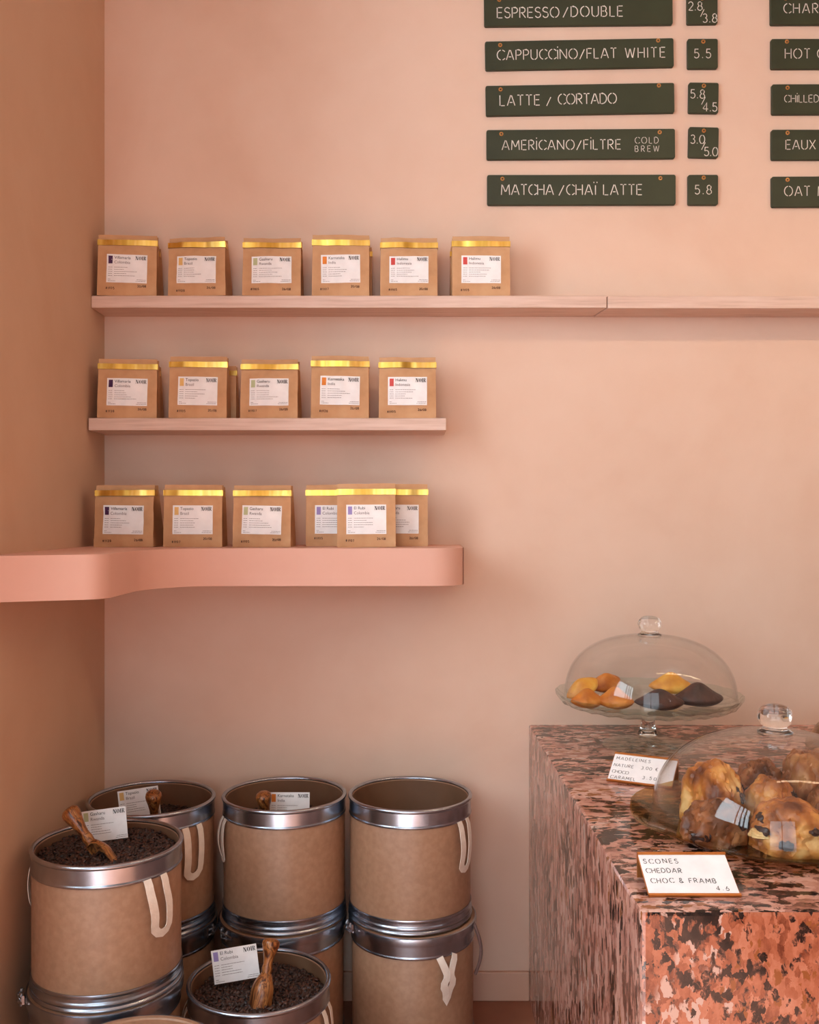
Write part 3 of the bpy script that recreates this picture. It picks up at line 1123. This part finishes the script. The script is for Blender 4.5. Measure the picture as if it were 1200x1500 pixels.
def strap(parent, az, h, length, gap, wd, seed, z_top=None, twist=False, lean=0.0):
    """webbing loop hanging from under the top band at azimuth az (degrees, 0 = +x)"""
    rs = random.Random(seed)
    zt = z_top if z_top is not None else h - 0.043
    pts = []
    n = 22
    L2 = length - gap / 2
    for k in range(n + 1):
        u = k / n
        if u < .38:
            q = u / .38
            s, z = -gap / 2, -L2 * q
        elif u > .62:
            q = (1 - u) / .38
            s, z = gap / 2, -L2 * q
        else:
            a = PI + PI * (u - .38) / .24
            s, z = gap / 2 * math.cos(a), -L2 + gap / 2 * math.sin(a)
        if twist:
            qq = min(1, -z / L2)
            s *= (1 - .80 * min(1, qq / .55)) if qq < .55 else .2 + .35 * math.sin(PI * min(1, (qq - .55) / .45))
        s += lean * (-z) + 0.003 * noise.noise(Vector((u * 5, seed, 0)))
        pts.append((s, z))
    V, Fc = ribbon2d(pts, wd)
    mb = MB()
    rr = RD + 0.0022
    vs = []
    nn = len(V)
    for layer in (0, 1):
        for i, p in enumerate(V):
            k = i % (n + 1)
            a = R(az) + p.x / RD
            out = rr + 0.003 + 0.010 * math.sin(PI * min(1, -p.y / length)) * (1 if k < n / 2 else .6) + layer * 0.0014
            if p.y > -0.004:
                out = rr + layer * .0014
            vs.append((out * math.cos(a), out * math.sin(a), zt + p.y))
    fs = list(Fc) + [tuple(nn + i for i in f) for f in Fc]
    m_ = n + 1
    for k in range(n):
        fs += [(k, k + 1, nn + k + 1, nn + k), (m_ + k, m_ + k + 1, nn + m_ + k + 1, nn + m_ + k)]
    fs += [(0, m_, nn + m_, nn), (n, m_ + n, nn + m_ + n, nn + n)]
    mb.add(vs, fs)
    return mb.build('strap', M['webbing'], parent)


def latch(parent, az, h):
    """lever latch of the locking ring"""
    lt = MB()
    mt = Matrix.Rotation(R(az), 4, 'Z') @ Matrix.Translation((RD + 0.011, 0, h - 0.004))
    lt.box((-.002, -.018, -.009), (.003, .018, .009), 0, mt)
    lt.tube([(.004, -.012, -.012), (.004, -.012, .012)], .0032, 10, 0, mt)
    lt.tube([(.004, .010, -.012), (.004, .010, .012)], .0032, 10, 0, mt)
    lt.tube([(.006, -.012, .006), (.012, 0, .006), (.008, .02, .004), (.004, .034, .002)], .0022, 8, 0, mt)
    lt.tube([(.006, -.012, -.006), (.012, 0, -.006), (.008, .02, -.004), (.004, .034, -.002)], .0022, 8, 0, mt)
    lt.build('latch', M['steel_bright'], parent)


def drum(label, x, y, z, h, lid=False, group='fibre coffee drums', rot=0.0):
    t = thing('fibre_drum', label, 'drum', (x, y, z), (0, 0, R(rot)), group)
    ms = drum_meshes(h, lid)
    link('drum_body', ms['body'], t)
    link('bottom_band', ms['low'], t)
    link('top_band', ms['top'], t)
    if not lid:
        link('inner_wall_shade', ms['shade_shell'], t)
    if lid:
        link('lid', ms['lid'], t)
        link('locking_ring', ms['ring'], t)
    return t


HL = 0.300
SIT = HL + 0.0060
# back row: three stacks of two
XB = {'r': (0.0152, 2.412), 'm': (-0.297, 2.410), 'l': (-0.618, 2.375)}
GD = 'lower drums of the stacks'
GU = 'open kraft drums on top of the stacks'
d = drum('closed kraft drum under the empty right-hand drum, knotted strap on its front', XB['r'][0] + 0.006, XB['r'][1] - 0.012, 0, HL, True, GD)
strap(d, -58, HL, 0.100, 0.042, 0.0165, 4, twist=True, lean=-.05)
latch(d, -160, HL)
mb = MB()
pts = []
for k in range(13):
    u = k / 12
    a = R(-22 + 4 * u)
    rr = RD + 0.010 + 0.016 * math.sin(PI * u)
    pts.append((rr * math.cos(a), rr * math.sin(a), HL + 0.002 - 0.125 * u))
mb.tube(pts, .0042, 8)
tag(mb.build('ring_lever', M['hose'], d), 'grey bent lever hanging from the ring')
d = drum('closed kraft drum under the orange-card drum, in the dark', XB['m'][0] - .003, XB['m'][1] - .008, 0, HL, True, GD)
latch(d, -140, HL)
d = drum('closed kraft drum in the dark back corner, bottom of its stack', XB['l'][0], XB['l'][1], 0, HL, True, GD)
latch(d, -20, HL)
HU = 0.294
dr_r = drum('empty open kraft drum at right end of the back row', XB['r'][0], XB['r'][1], SIT, HU, False, GU)
strap(dr_r, -33, HU, 0.118, 0.036, 0.0165, 9)
dr_m = drum('open kraft drum in the middle of back row, holding the orange-swatch card', XB['m'][0], XB['m'][1], SIT, HU, False, GU)
strap(dr_m, 205, HU, 0.10, 0.022, 0.013, 13)
dr_l = drum('open kraft drum in the back corner, holding the yellow-swatch card', XB['l'][0], XB['l'][1], SIT, HU, False, GU)
strap(dr_l, -38, HU, 0.118, 0.040, 0.0165, 21)
# front left stack
HF = 0.318
fx, fy = -0.618, 2.022
d = drum('closed kraft drum bottom left, under the full front drum', fx - .002, fy - .004, 0, HF, True, GD)
latch(d, 200, HF)
dr_f = drum('full open kraft drum at front left with wooden scoop leaning out', fx, fy, HF + .006, 0.286, False, GU)
strap(dr_f, -36, .286, 0.115, 0.040, 0.0165, 31, lean=.12)
strap(dr_f, 178, .286, 0.09, 0.03, 0.0135, 33)
# low drum in front
ex, ey, eh = -0.312, 2.088, 0.291
dr_e = drum('low open kraft drum of beans in front with the lilac-swatch card', ex, ey, 0, eh, False, 'open kraft drums on the floor')
strap(dr_e, -14, eh, 0.12, 0.034, 0.014, 41)
strap(dr_e, 190, eh, 0.10, 0.034, 0.014, 43)
drum('closed kraft drum whose rim just shows at the bottom edge of the picture', -0.478, 1.716, 0, 0.318, True, GD)


# ------------------------------------------------------------------ beans
def bean_shape():
    V, Fc = [], []
    nu, nv = 9, 5
    V.append((0, 0, -1))
    for j in range(1, nv):
        ph = -PI / 2 + PI * j / nv
        for i in range(nu):
            a = 2 * PI * i / nu
            V.append((math.cos(ph) * math.cos(a), math.cos(ph) * math.sin(a), math.sin(ph)))
    V.append((0, 0, 1))
    for i in range(nu):
        Fc.append((0, 1 + (i + 1) % nu, 1 + i))
        for j in range(nv - 2):
            a = 1 + j * nu
            Fc.append((a + i, a + (i + 1) % nu, a + nu + (i + 1) % nu, a + nu + i))
        a = 1 + (nv - 2) * nu
        Fc.append((a + i, a + (i + 1) % nu, len(V) - 1))
    out = []
    for x, y, z in V:
        zz = z * (1.0 if z > 0 else 0.55)
        if z < -0.2 and abs(y) < .35:
            zz += 0.3
        out.append(Vector((x * 0.0056, y * 0.0042, zz * 0.0036)))
    return out, Fc


BEAN = bean_shape()


def beans(cx, cy, z, seed, label, mound=0.006, rad=RD - 0.0095, step=0.0072):
    rs = random.Random(seed)
    mb = MB()
    # filling below the top layers
    prof = [(0.001, -.03)] + [(rad, -.03), (rad, -0.006), (rad * .5, -.004 + mound * .3), (0.001, -.004 + mound * .3)]
    mb.lathe(prof, 48)
    y = -rad
    V, Fc = BEAN
    for layer in range(2):
        y = -rad
        r_ = 0
        while y < rad:
            x = -rad + (r_ % 2) * step / 2
            while x < rad:
                px_, py_ = x + rs.uniform(-.35, .35) * step, y + rs.uniform(-.35, .35) * step
                if px_ * px_ + py_ * py_ < (rad - .0045) ** 2:
                    hz = mound * noise.noise(Vector((px_ * 14 + seed, py_ * 14, seed))) + mound * .6 * (1 - (px_ * px_ + py_ * py_) / rad ** 2)
                    e = Euler((rs.uniform(-1, 1) + (PI if rs.random() < .5 else 0), rs.uniform(-.9, .9), rs.uniform(0, 2 * PI)))
                    s = rs.uniform(.85, 1.12)
                    mt = Matrix.Translation((px_, py_, hz - layer * .004 + rs.uniform(-.0018, .0022))) @ e.to_matrix().to_4x4() @ Matrix.Scale(s, 4)
                    mb.add(V, Fc, 0, True, mt)
                x += step
            y += step * .82
            r_ += 1
    o = mb.build('coffee_beans', M['bean'], None, (cx, cy, z))
    return tag(o, label, 'coffee beans', None, 'stuff')


Zf = HF + .006 + .286
beans(fx, fy, Zf - 0.022, 1, 'dark roasted coffee beans filling the front left drum')
beans(ex, ey, eh - 0.031, 2, 'dark roasted coffee beans in the low front drum with lilac-swatch card')
Zb = SIT + HU
beans(XB['l'][0], XB['l'][1], Zb - 0.062, 3, 'coffee beans low inside the back corner drum', step=.0085)
beans(XB['m'][0], XB['m'][1], Zb - 0.075, 4, 'coffee beans low inside the middle back drum', step=.0085)


# ------------------------------------------------------------------ cards in the drums
def bean_card(kind, loc, rz, ry, rx, label, kx=1.0):
    t = thing('bean_card', label, 'card', loc, (R(rx), R(ry), R(rz)), 'name cards stuck in the beans')
    t.scale = (kx, kx, kx)
    label_parts(kind, t, lambda x, z: 0.0, 5, 0.0, 0.0, 'card', True)
    return t


bean_card('sage', P(153.5, 1208, 2.075), 4, -6.5, -8, 'white card with sage swatch standing in the front left drum', .93)
bean_card('yellow', P(204, 1176, 2.33), 5, -7.5, -6, 'white card with yellow swatch inside the back corner drum', .96)
bean_card('orange', P(424.5, 1181.5, 2.385), 0, 0, -6, 'white card with orange swatch inside the middle back drum', .97)
bean_card('lilac', P(345, 1412, 2.10), 3, -8.5, -10, 'white card with lilac swatch standing in the low front drum', .98)


# ------------------------------------------------------------------ scoops
def scoop(label, neck, end, roll, bowl=0.085):
    neck, end = Vector(neck), Vector(end)
    d = (end - neck)
    Lh = d.length
    q = d.normalized().to_track_quat('Z', 'Y')
    t = thing('wooden_scoop', label, 'scoop', neck, (0, 0, 0), 'olive wood scoops')
    t.rotation_euler = (q.to_matrix() @ Matrix.Rotation(R(roll), 3, 'Z')).to_euler()
    mb = MB()
    k = Lh / 0.085
    prof = [(.0001, -.006), (.0085, -.006), (.0085, .0), (.0092, .010), (.0078, .022), (.0088, .036), (.0115, .052), (.0145, .066), (.0158, .075), (.0148, .082), (.0105, .0875), (.005, .0895), (.0001, .0898)]
    mb.lathe([(r_ * 1.22, z * k if z > 0 else z) for r_, z in prof], 24, close=False)
    mb.build('handle', M['olive'], t)
    bw = MB()
    n, mseg = 12, 14
    vs, fs = [], []
    for layer in (0, 1):
        for i in range(n + 1):
            u = i / n
            z = -u * bowl
            rr = 0.010 + 0.016 * min(1, math.sin(min(1, u / .45) * PI / 2))
            rr -= layer * 0.0035
            half = R(96 if u < .8 else 96 - 50 * (u - .8) / .2)
            if u < .12:
                half = R(96 + 84 * (1 - u / .12))
            for j in range(mseg + 1):
                a = PI / 2 + (2 * j / mseg - 1) * half
                vs.append((rr * math.cos(a), rr * math.sin(a), z + (0.0035 * layer if u < .1 else 0)))
    m_ = mseg + 1
    nn = (n + 1) * m_
    for lay in (0, nn):
        for i in range(n):
            for j in range(mseg):
                fs.append((lay + i * m_ + j, lay + i * m_ + j + 1, lay + (i + 1) * m_ + j + 1, lay + (i + 1) * m_ + j))
    for i in range(n):
        fs.append((i * m_, (i + 1) * m_, nn + (i + 1) * m_, nn + i * m_))
        fs.append((i * m_ + mseg, (i + 1) * m_ + mseg, nn + (i + 1) * m_ + mseg, nn + i * m_ + mseg))
    for j in range(mseg):
        fs.append((n * m_ + j, n * m_ + j + 1, nn + n * m_ + j + 1, nn + n * m_ + j))
        fs.append((j, j + 1, nn + j + 1, nn + j))
    bw.add(vs, fs)
    bw.build('bowl', M['olive'], t)
    return t


scoop('olive wood scoop leaning left out of the front left drum', P(132, 1233, 1.985), P(101, 1187, 2.005), 75)
scoop('olive wood scoop upright in the low front drum beside the lilac-swatch card', P(390.5, 1424, 2.055), P(398, 1377, 2.075), -15)
scoop('olive wood scoop handle beside the card in the back corner drum', P(226, 1203, 2.31), P(225, 1162, 2.28), 150)
scoop('olive wood scoop handle beside the card in the middle back drum', P(390, 1203, 2.36), P(386, 1163, 2.34), 150)

# ------------------------------------------------------------------ stone counter
ct = thing('stone_counter', 'polished pink and black speckled stone counter along the right', 'counter', (0.333, 1.36, 0))
CH = 0.731
CX0, CX1, CY0, CY1 = 0.333, RIGHTX - .02, 1.360, D - 0.0005
bm = bmesh.new()
bmesh.ops.create_cube(bm, size=1)
for v in bm.verts:
    v.co = Vector((CX0 if v.co.x < 0 else CX1, CY0 if v.co.y < 0 else CY1, 0.001 if v.co.z < 0 else CH))
ed = [e for e in bm.edges if (all(abs(v.co.z - CH) < 1e-6 for v in e.verts) and not all(abs(v.co.y - CY1) < 1e-6 for v in e.verts))
      or all(abs(v.co.x - CX0) < 1e-6 and abs(v.co.y - CY0) < 1e-6 for v in e.verts)]
bmesh.ops.bevel(bm, geom=ed, offset=0.006, segments=2, affect='EDGES', profile=.6)
bm.normal_update()
groups = {'top_slab': [], 'side_panel': [], 'front_panel': []}
for f in bm.faces:
    n = f.normal
    if n.z > 0.5:
        groups['top_slab'].append(f)
    elif n.x < -0.5 or (n.x < -.35 and n.y > -.75):
        groups['side_panel'].append(f)
    elif n.y < -0.5:
        groups['front_panel'].append(f)
for nm, fl in groups.items():
    mb = MB()
    for f in fl:
        mb.add([v.co - Vector((0.333, 1.36, 0)) for v in f.verts], [tuple(range(len(f.verts)))], 0, False)
    me = bpy.data.meshes.new(nm)
    me.from_pydata([tuple(p) for p in mb.v], [], mb.f)
    b2 = bmesh.new(); b2.from_mesh(me); bmesh.ops.remove_doubles(b2, verts=b2.verts, dist=1e-5); b2.to_mesh(me); b2.free()
    me.materials.append(M['granite_' + nm.split('_')[0]])
    o = link(nm, me, ct)
    s = o.modifiers.new('slab', 'SOLIDIFY')
    s.thickness = 0.018
    s.offset = -1
bm.free()


# ------------------------------------------------------------------ glass
def dome(label, x, y, z, r, hgt, kr, group):
    t = thing('glass_dome', label, 'cloche', (x, y, z), (0, 0, 0), group)
    th = 0.0028
    out, inn = [], []
    n = 26
    for k in range(n + 1):
        a = PI / 2 * k / n
        e = 0.82
        rr = r * max(0, math.cos(a)) ** e if k < n else 0.0005
        zz = hgt * math.sin(a) ** 0.84
        out.append((rr, zz))
    for k in range(n + 1):
        a = PI / 2 * k / n
        rr = (r - th) * math.cos(a) ** .82 if k < n else 0.0005
        inn.append((rr, (hgt - th) * math.sin(a) ** .84))
    mb = MB()
    mb.lathe([(r + .0012, -0.0), (r + .0018, 0.002)] + out[1:] + list(reversed(inn)) + [(r - th, 0)], 96)
    mb.build('cover', M['glass'], t)
    kb = MB()
    k_ = kr
    prof = [(.0004, -.0005), (k_ * .5, -.0005), (k_ * .98, .0), (k_ * 1.0, k_ * .10), (k_ * .72, k_ * .22), (k_ * .66, k_ * .36), (k_ * .86, k_ * .55),
            (k_ * 1.0, k_ * .86), (k_ * .96, k_ * 1.15), (k_ * .78, k_ * 1.45), (k_ * .45, k_ * 1.62), (.0004, k_ * 1.66)]
    # round the profile off
    sm = prof[:]
    for _ in range(2):
        q = [sm[0]]
        for a, b2 in zip(sm, sm[1:]):
            q.append((a[0] * .75 + b2[0] * .25, a[1] * .75 + b2[1] * .25))
            q.append((a[0] * .25 + b2[0] * .75, a[1] * .25 + b2[1] * .75))
        q.append(sm[-1])
        sm = q

    def flute(a, rr, zz):
        return (rr * (1 + .025 * math.cos(8 * a) * (1 if zz > k_ * .5 else 0)), zz)
    kb.lathe(sm, 64, close=False, radial=flute)
    kb.build('knob', M['glass_solid'], t, (0, 0, hgt - .0005))
    return t


# cake stand
sx, sy = 0.590, 2.345
st = thing('cake_stand', 'clear glass footed cake stand at the back of the stone counter', 'cake stand', (sx, sy, CH))
zp = 0.110     # top of the plate above the counter
mb = MB()
prof = [(.0004, zp - .006), (.10, zp - .006), (.17, zp - .004), (.196, zp + .001), (.212, zp + .010), (.2195, zp + .019), (.2215, zp + .019),
        (.2205, zp + .013), (.209, zp - .002), (.190, zp - .010), (.13, zp - .0135), (.03, zp - .015), (.0004, zp - .015)]


def scal(a, r_, z_):
    q = max(0, (r_ - .15) / .07)
    return (r_, z_ + .0022 * q * math.cos(26 * a) * (1 if r_ < .216 else .3))


mb.lathe(prof, 208, close=False, radial=scal)
plate = mb.build('plate', M['glass_plate'], st)
mb = MB()
mb.lathe([(.0004, zp - .0152), (.020, zp - .0152), (.0175, zp - .022), (.0165, zp - .045), (.0165, .048), (.019, .040), (.0235, .034), (.0235, .028), (.018, .024), (.0004, .024)], 48, close=False)
mb.build('stem', M['glass_solid'], st)
mb = MB()
mb.lathe([(.0004, .0235), (.018, .0235), (.03, .019), (.06, .014), (.095, .008), (.107, .0045), (.1085, .002), (.106, .0005), (.09, .002), (.05, .007), (.0004, .010)], 96, close=False)
mb.build('foot', M['glass_plate'], st)
dome('clear glass dome over the madeleines on the footed cake stand', sx + .004, sy, CH + zp + .004, 0.203, 0.154, 0.0285, 'glass domes')

# amber plate with dome
ax, ay = 0.664, 1.735
mb = MB()


def octa(a, r_, z_):
    k = 0.014 * math.cos(8 * (a - .2)) + .010 * math.cos(4 * (a - PI))
    q = max(0, (r_ - .17) / .085)
    return (r_ * (1 + k * q), z_)


mb.lathe([(.0004, .006), (.17, .006), (.20, .008), (.238, .018), (.252, .0225), (.2545, .0215), (.242, .0145), (.205, .0025), (.17, .0005), (.0004, .0005)], 160,
         close=False, radial=octa)
tag(mb.build('serving_plate', M['glass_amber'], None, (ax, ay, CH + .0005)), 'amber glass plate under the scones at front of the counter', 'plate')
dome('large clear glass dome over the scones at front of the counter', ax, ay, CH + 0.0085, 0.214, 0.160, 0.031, 'glass domes')
# second amber plate, barely in the picture
mb = MB()
mb.lathe([(.0004, .10), (.05, .098), (.12, .08), (.165, .05), (.19, .012), (.192, .004), (.188, .001), (.180, .012), (.155, .045), (.11, .074), (.05, .092), (.0004, .094)], 96, close=False)
tag(mb.build('amber_cover', M['glass_amber'], None, (1.150, 2.28, CH + .001)), 'rounded amber glass cover just entering at the right edge', 'cover')


# ------------------------------------------------------------------ pastries
def bread_mat(name, stops, scale, rough=.5):
    return noise_mat(name, stops, scale, rough, detail=7, bump=.35, bump_scale=scale * 3)


M['scone'] = bread_mat('scone_crust', [(0.34, s2l((104, 50, 18))), (0.46, s2l((176, 102, 42))), (0.55, s2l((212, 146, 72))), (0.66, s2l((236, 196, 130)))], 16)
M['scone_brown'] = bread_mat('brown_scone_crust', [(0.34, s2l((84, 44, 24))), (0.5, s2l((146, 88, 50))), (0.66, s2l((194, 138, 88)))], 18)
M['mad_gold'] = bread_mat('madeleine_gold', [(0.3, s2l((196, 118, 34))), (0.5, s2l((226, 160, 54))), (0.7, s2l((240, 196, 96)))], 18)
M['mad_orange'] = bread_mat('madeleine_caramel', [(0.3, s2l((168, 84, 24))), (0.5, s2l((206, 124, 44))), (0.7, s2l((224, 152, 74)))], 20)
M['mad_choc'] = bread_mat('madeleine_chocolate', [(0.3, s2l((46, 24, 18))), (0.55, s2l((70, 38, 28))), (0.7, s2l((88, 50, 36)))], 30)
M['crumb'] = bread_mat('scone_crumb', [(0.3, s2l((212, 164, 98))), (0.7, s2l((240, 210, 150)))], 40, .7)


def blob(seed, sx_, sy_, sz_, amp, freq, sub=5, flat=.35):
    bm = bmesh.new()
    bmesh.ops.create_icosphere(bm, subdivisions=sub, radius=1)
    off = Vector((seed * 3.1, seed * 1.7, seed * .9))
    for v in bm.verts:
        n = v.co.normalized()
        sq = (abs(n.x) ** 2.6 + abs(n.y) ** 2.6 + abs(n.z) ** 2.6) ** (-1 / 2.6)
        k = sq + amp * noise.noise(n * freq + off) + amp * .45 * noise.noise(n * freq * 2.6 + off) + amp * .26 * noise.noise(n * freq * 6 + off) + amp * .12 * noise.noise(n * freq * 14 + off)
        c = noise.noise(n * freq * 1.4 + off * 2)
        if abs(c) < .07:
            k -= amp * .55 * (1 - abs(c) / .07)      # cracks
        p = n * k
        z = p.z
        if z < -flat:
            z = -flat + (z + flat) * .12
        v.co = Vector((p.x * sx_, p.y * sy_, (z + flat) * sz_))
    vs = [v.co.copy() for v in bm.verts]
    fs = [tuple(v.index for v in f.verts) for f in bm.faces]
    bm.free()
    return vs, fs


def scone(label, x, y, z, seed, sz, mat, rot=(0, 0, 0), chunks=7, crumb=None, spots=None):
    t = thing('scone', label, 'scone', (x, y, z), tuple(R(a) for a in rot), 'scones under the glass dome')
    vs, fs = blob(seed, sz[0], sz[1], sz[2], .17, 1.7)
    mb = MB(); mb.add(vs, fs)
    mb.build('crust', mat, t)
    rs = random.Random(seed)
    cand = [v for v in vs if v.y < sz[1] * .1 and sz[2] * .15 < v.z < sz[2] * 1.1]
    pick = [rs.choice(cand) for _ in range(chunks)]
    pick += [min(vs, key=lambda v: (v - Vector((a * sz[0], -b * sz[1], c * sz[2]))).length) for a, b, c in (spots or [])]
    for k, p in enumerate(pick):
        s = rs.uniform(.007, .014)
        cv, cf = blob(seed * 10 + k, s * rs.uniform(.8, 1.5), s * rs.uniform(.6, .9), s * .45, .45, 2.0, 3, .3)
        mb = MB(); mb.add(cv, cf)
        nrm = Vector((p.x / sz[0] ** 2, p.y / sz[1] ** 2, (p.z - .35 * sz[2]) / sz[2] ** 2)).normalized()
        o = mb.build('chocolate_chunk', M['choc'], t, tuple(p - nrm * s * .42))
        o.rotation_euler = nrm.to_track_quat('Z', 'Y').to_euler()
    if crumb:
        for cxp, s in crumb:
            p = min(vs, key=lambda v: (v - Vector(cxp)).length)
            cv, cf = blob(seed + 77, s * 1.3, s, s * .8, .3, 2.5, 4, 0)
            mb = MB(); mb.add(cv, cf)
            mb.build('crumb', M['crumb'], t, tuple(p * .93))
    return t


ZP = CH + 0.007     # top of the amber plate


def scone_at(px, pyb, Y, label, seed, w_, h_, mat, z=ZP, dpt=None, **kw):
    x = px2x(px, Y)
    return scone(label, x, Y, z, seed, (w_ / 2, (dpt or w_ * .9) / 2, h_ / 1.25), mat, **kw)


scone_at(1046, 1240, 1.640, 'brown scone low at left under the dome, near the dome wall', 5, .108, .062, M['scone_brown'], rot=(0, 0, 25), chunks=0, dpt=.085, spots=[(-.85, .5, .25), (.55, .9, .75)])
scone_at(1043, 1190, 1.735, 'golden craggy scone behind the low left brown one', 2, .118, .098, M['scone'], rot=(0, 0, 110), chunks=4, dpt=.085)
scone_at(1160, 1255, 1.600, 'golden split scone at front right with a big chocolate chunk', 9, .122, .072, M['scone'], rot=(0, 0, -15), chunks=7, crumb=[((-.05, -.03, .03), .014)])
scone_at(1128, 1200, 1.712, 'speckled scone with chocolate chunks in the middle of the plate', 14, .088, .080, M['scone'], rot=(0, 0, 130), chunks=10, dpt=.07)
scone_at(1188, 1150, 1.79, 'smooth brown round scone at the back right', 21, .128, .108, M['scone_brown'], rot=(0, 0, 40), chunks=0, dpt=.10)
scone_at(1222, 1200, 1.70, 'brown scone at the right edge behind the split one', 28, .095, .070, M['scone_brown'], rot=(0, 0, 80), chunks=4, dpt=.08)
scone_at(1112, 1180, 1.815, 'small brown scone furthest back under the dome', 31, .085, .085, M['scone_brown'], rot=(0, 0, 10), chunks=2, dpt=.075)


def madeleine(label, x, y, z, mat, rot, L_=.088, W_=.056, hump=.020):
    vs, fs = [], []
    nu, nv = 44, 22
    for j in range(nv + 1):
        u = -1 + 2 * j / nv
        wv = (max(0.0, 1 - abs(u) ** 2.0)) ** .75 * (1 + .18 * u)
        for i in range(nu):
            a = 2 * PI * i / nu
            yy = math.cos(a) * wv
            zz = math.sin(a)
            top = zz > 0
            if top:
                h_ = zz * (.010 * wv ** .5 + hump * math.exp(-(u / .58) ** 2) * math.exp(-(yy / .75) ** 2))
            else:
                h_ = zz * .016 * wv * (1 + .10 * math.cos(9 * math.atan2(yy, u + 1.6) * 3))
            vs.append((u * L_ / 2, yy * W_ / 2, h_ + .016))
    for j in range(nv):
        for i in range(nu):
            k = (i + 1) % nu
            fs.append((j * nu + i, j * nu + k, (j + 1) * nu + k, (j + 1) * nu + i))
    fs.append(tuple(range(nu))); fs.append(tuple(nv * nu + i for i in range(nu)))
    mb = MB(); mb.add(vs, fs)
    o = mb.build('madeleine', mat, None, (x, y, z), tuple(R(a) for a in rot))
    return tag(o, label, 'madeleine', 'madeleines on the cake stand')


ZC = CH + zp - 0.004
madeleine('dark chocolate madeleine on the cake stand, left of the two', px2x(966, 2.255), 2.255, ZC, M['mad_choc'], (0, 0, -6), .116, .07, .022)
madeleine('dark chocolate madeleine on the cake stand, right of the two', px2x(1022, 2.30), 2.30, ZC, M['mad_choc'], (0, 0, 6), .128, .075, .030)
madeleine('golden madeleine behind the two chocolate ones on the cake stand', px2x(981, 2.39), 2.39, ZC + .016, M['mad_gold'], (12, 0, 4), .108, .065, .026)
madeleine('orange madeleine at front left of the cake stand', px2x(860, 2.27), 2.27, ZC + .001, M['mad_orange'], (0, 0, 14), .082, .056, .020)
madeleine('caramel madeleine right of the front left pair on the cake stand', px2x(901, 2.26), 2.26, ZC + .001, M['mad_orange'], (0, 0, -12), .088, .054, .026)
madeleine('golden madeleine standing tilted at far left of the cake stand', px2x(856, 2.345), 2.345, ZC + .020, M['mad_gold'], (20, -28, 10), .088, .060, .018)
madeleine('caramel madeleine at the back left of the cake stand', px2x(886, 2.40), 2.40, ZC + .022, M['mad_orange'], (25, -12, 20), .086, .056, .020)


# ------------------------------------------------------------------ price cards
def price_card(label, bl, ang, lean, wd, hg, lines, seed):
    """bl = lower left corner on the counter; leaning back by lean degrees from upright"""
    t = thing('price_card', label, 'price card', bl, (0, 0, R(ang)), 'price cards on the counter')
    rs = random.Random(seed)
    tilt = Matrix.Rotation(-R(lean), 4, 'X')
    h = MB()
    h.box((0, .0012, 0.001), (wd, .0030, hg), 0, tilt)
    h.box((0, -.0025, 0.0), (wd, .003, .0042), 0, tilt)
    h.box((0, -.0025, hg - .0042), (wd, .003, hg), 0, tilt)
    # back leg of the stand
    dz, dy = hg * math.cos(R(lean)), hg * math.sin(R(lean))
    h.box((0.0, dy - .001, .0005), (wd, dy + .001, dz - .0005))
    h.build('holder', M['brass'], t)
    c = MB()
    c.box((.0012, -.0006, .0042), (wd - .0012, .0012, hg - .0042), 0, tilt)
    c.build('card', M['card_bright'], t)
    k = MB()
    for s, u, v, cap, ww in lines:
        V, Fc = stroke_text(s, cap, ww, t=.125, rng=rs)
        k.add([tilt @ Vector((u + p.x, -.0009, v + p.y)) for p in V], Fc, 0, False)
    k.build('lettering', M['ink'], t)
    return t


price_card('white price card in brass holder reading SCONES, front of the counter', (0.3565, 1.410, CH + .0015), 0, 63, .1345, .083,
           [('SCONES', .006, .062, .0085, .052), ('CHEDDAR', .006, .044, .0085, .053), ('CHOC & FRAMB', .009, .0245, .0085, .096), ('4.6', .102, .0105, .0080, .018)], 8)
u = Vector((.117, -.062)).normalized()
price_card('white price card in brass holder reading MADELEINES, by the cake stand', (0.424, 2.03, CH + .0015), math.degrees(math.atan2(u.y, u.x)), 56, .1345, .080,
           [('MADELEINES', .007, .061, .0078, .072), ('NATURE', .006, .0415, .0078, .041), ('3.00 €', .064, .0415, .0078, .034), ('CHOCO', .006, .0235, .0078, .035),
            ('CARAMEL', .006, .008, .0078, .052), ('3.50', .072, .016, .0078, .028)], 9)
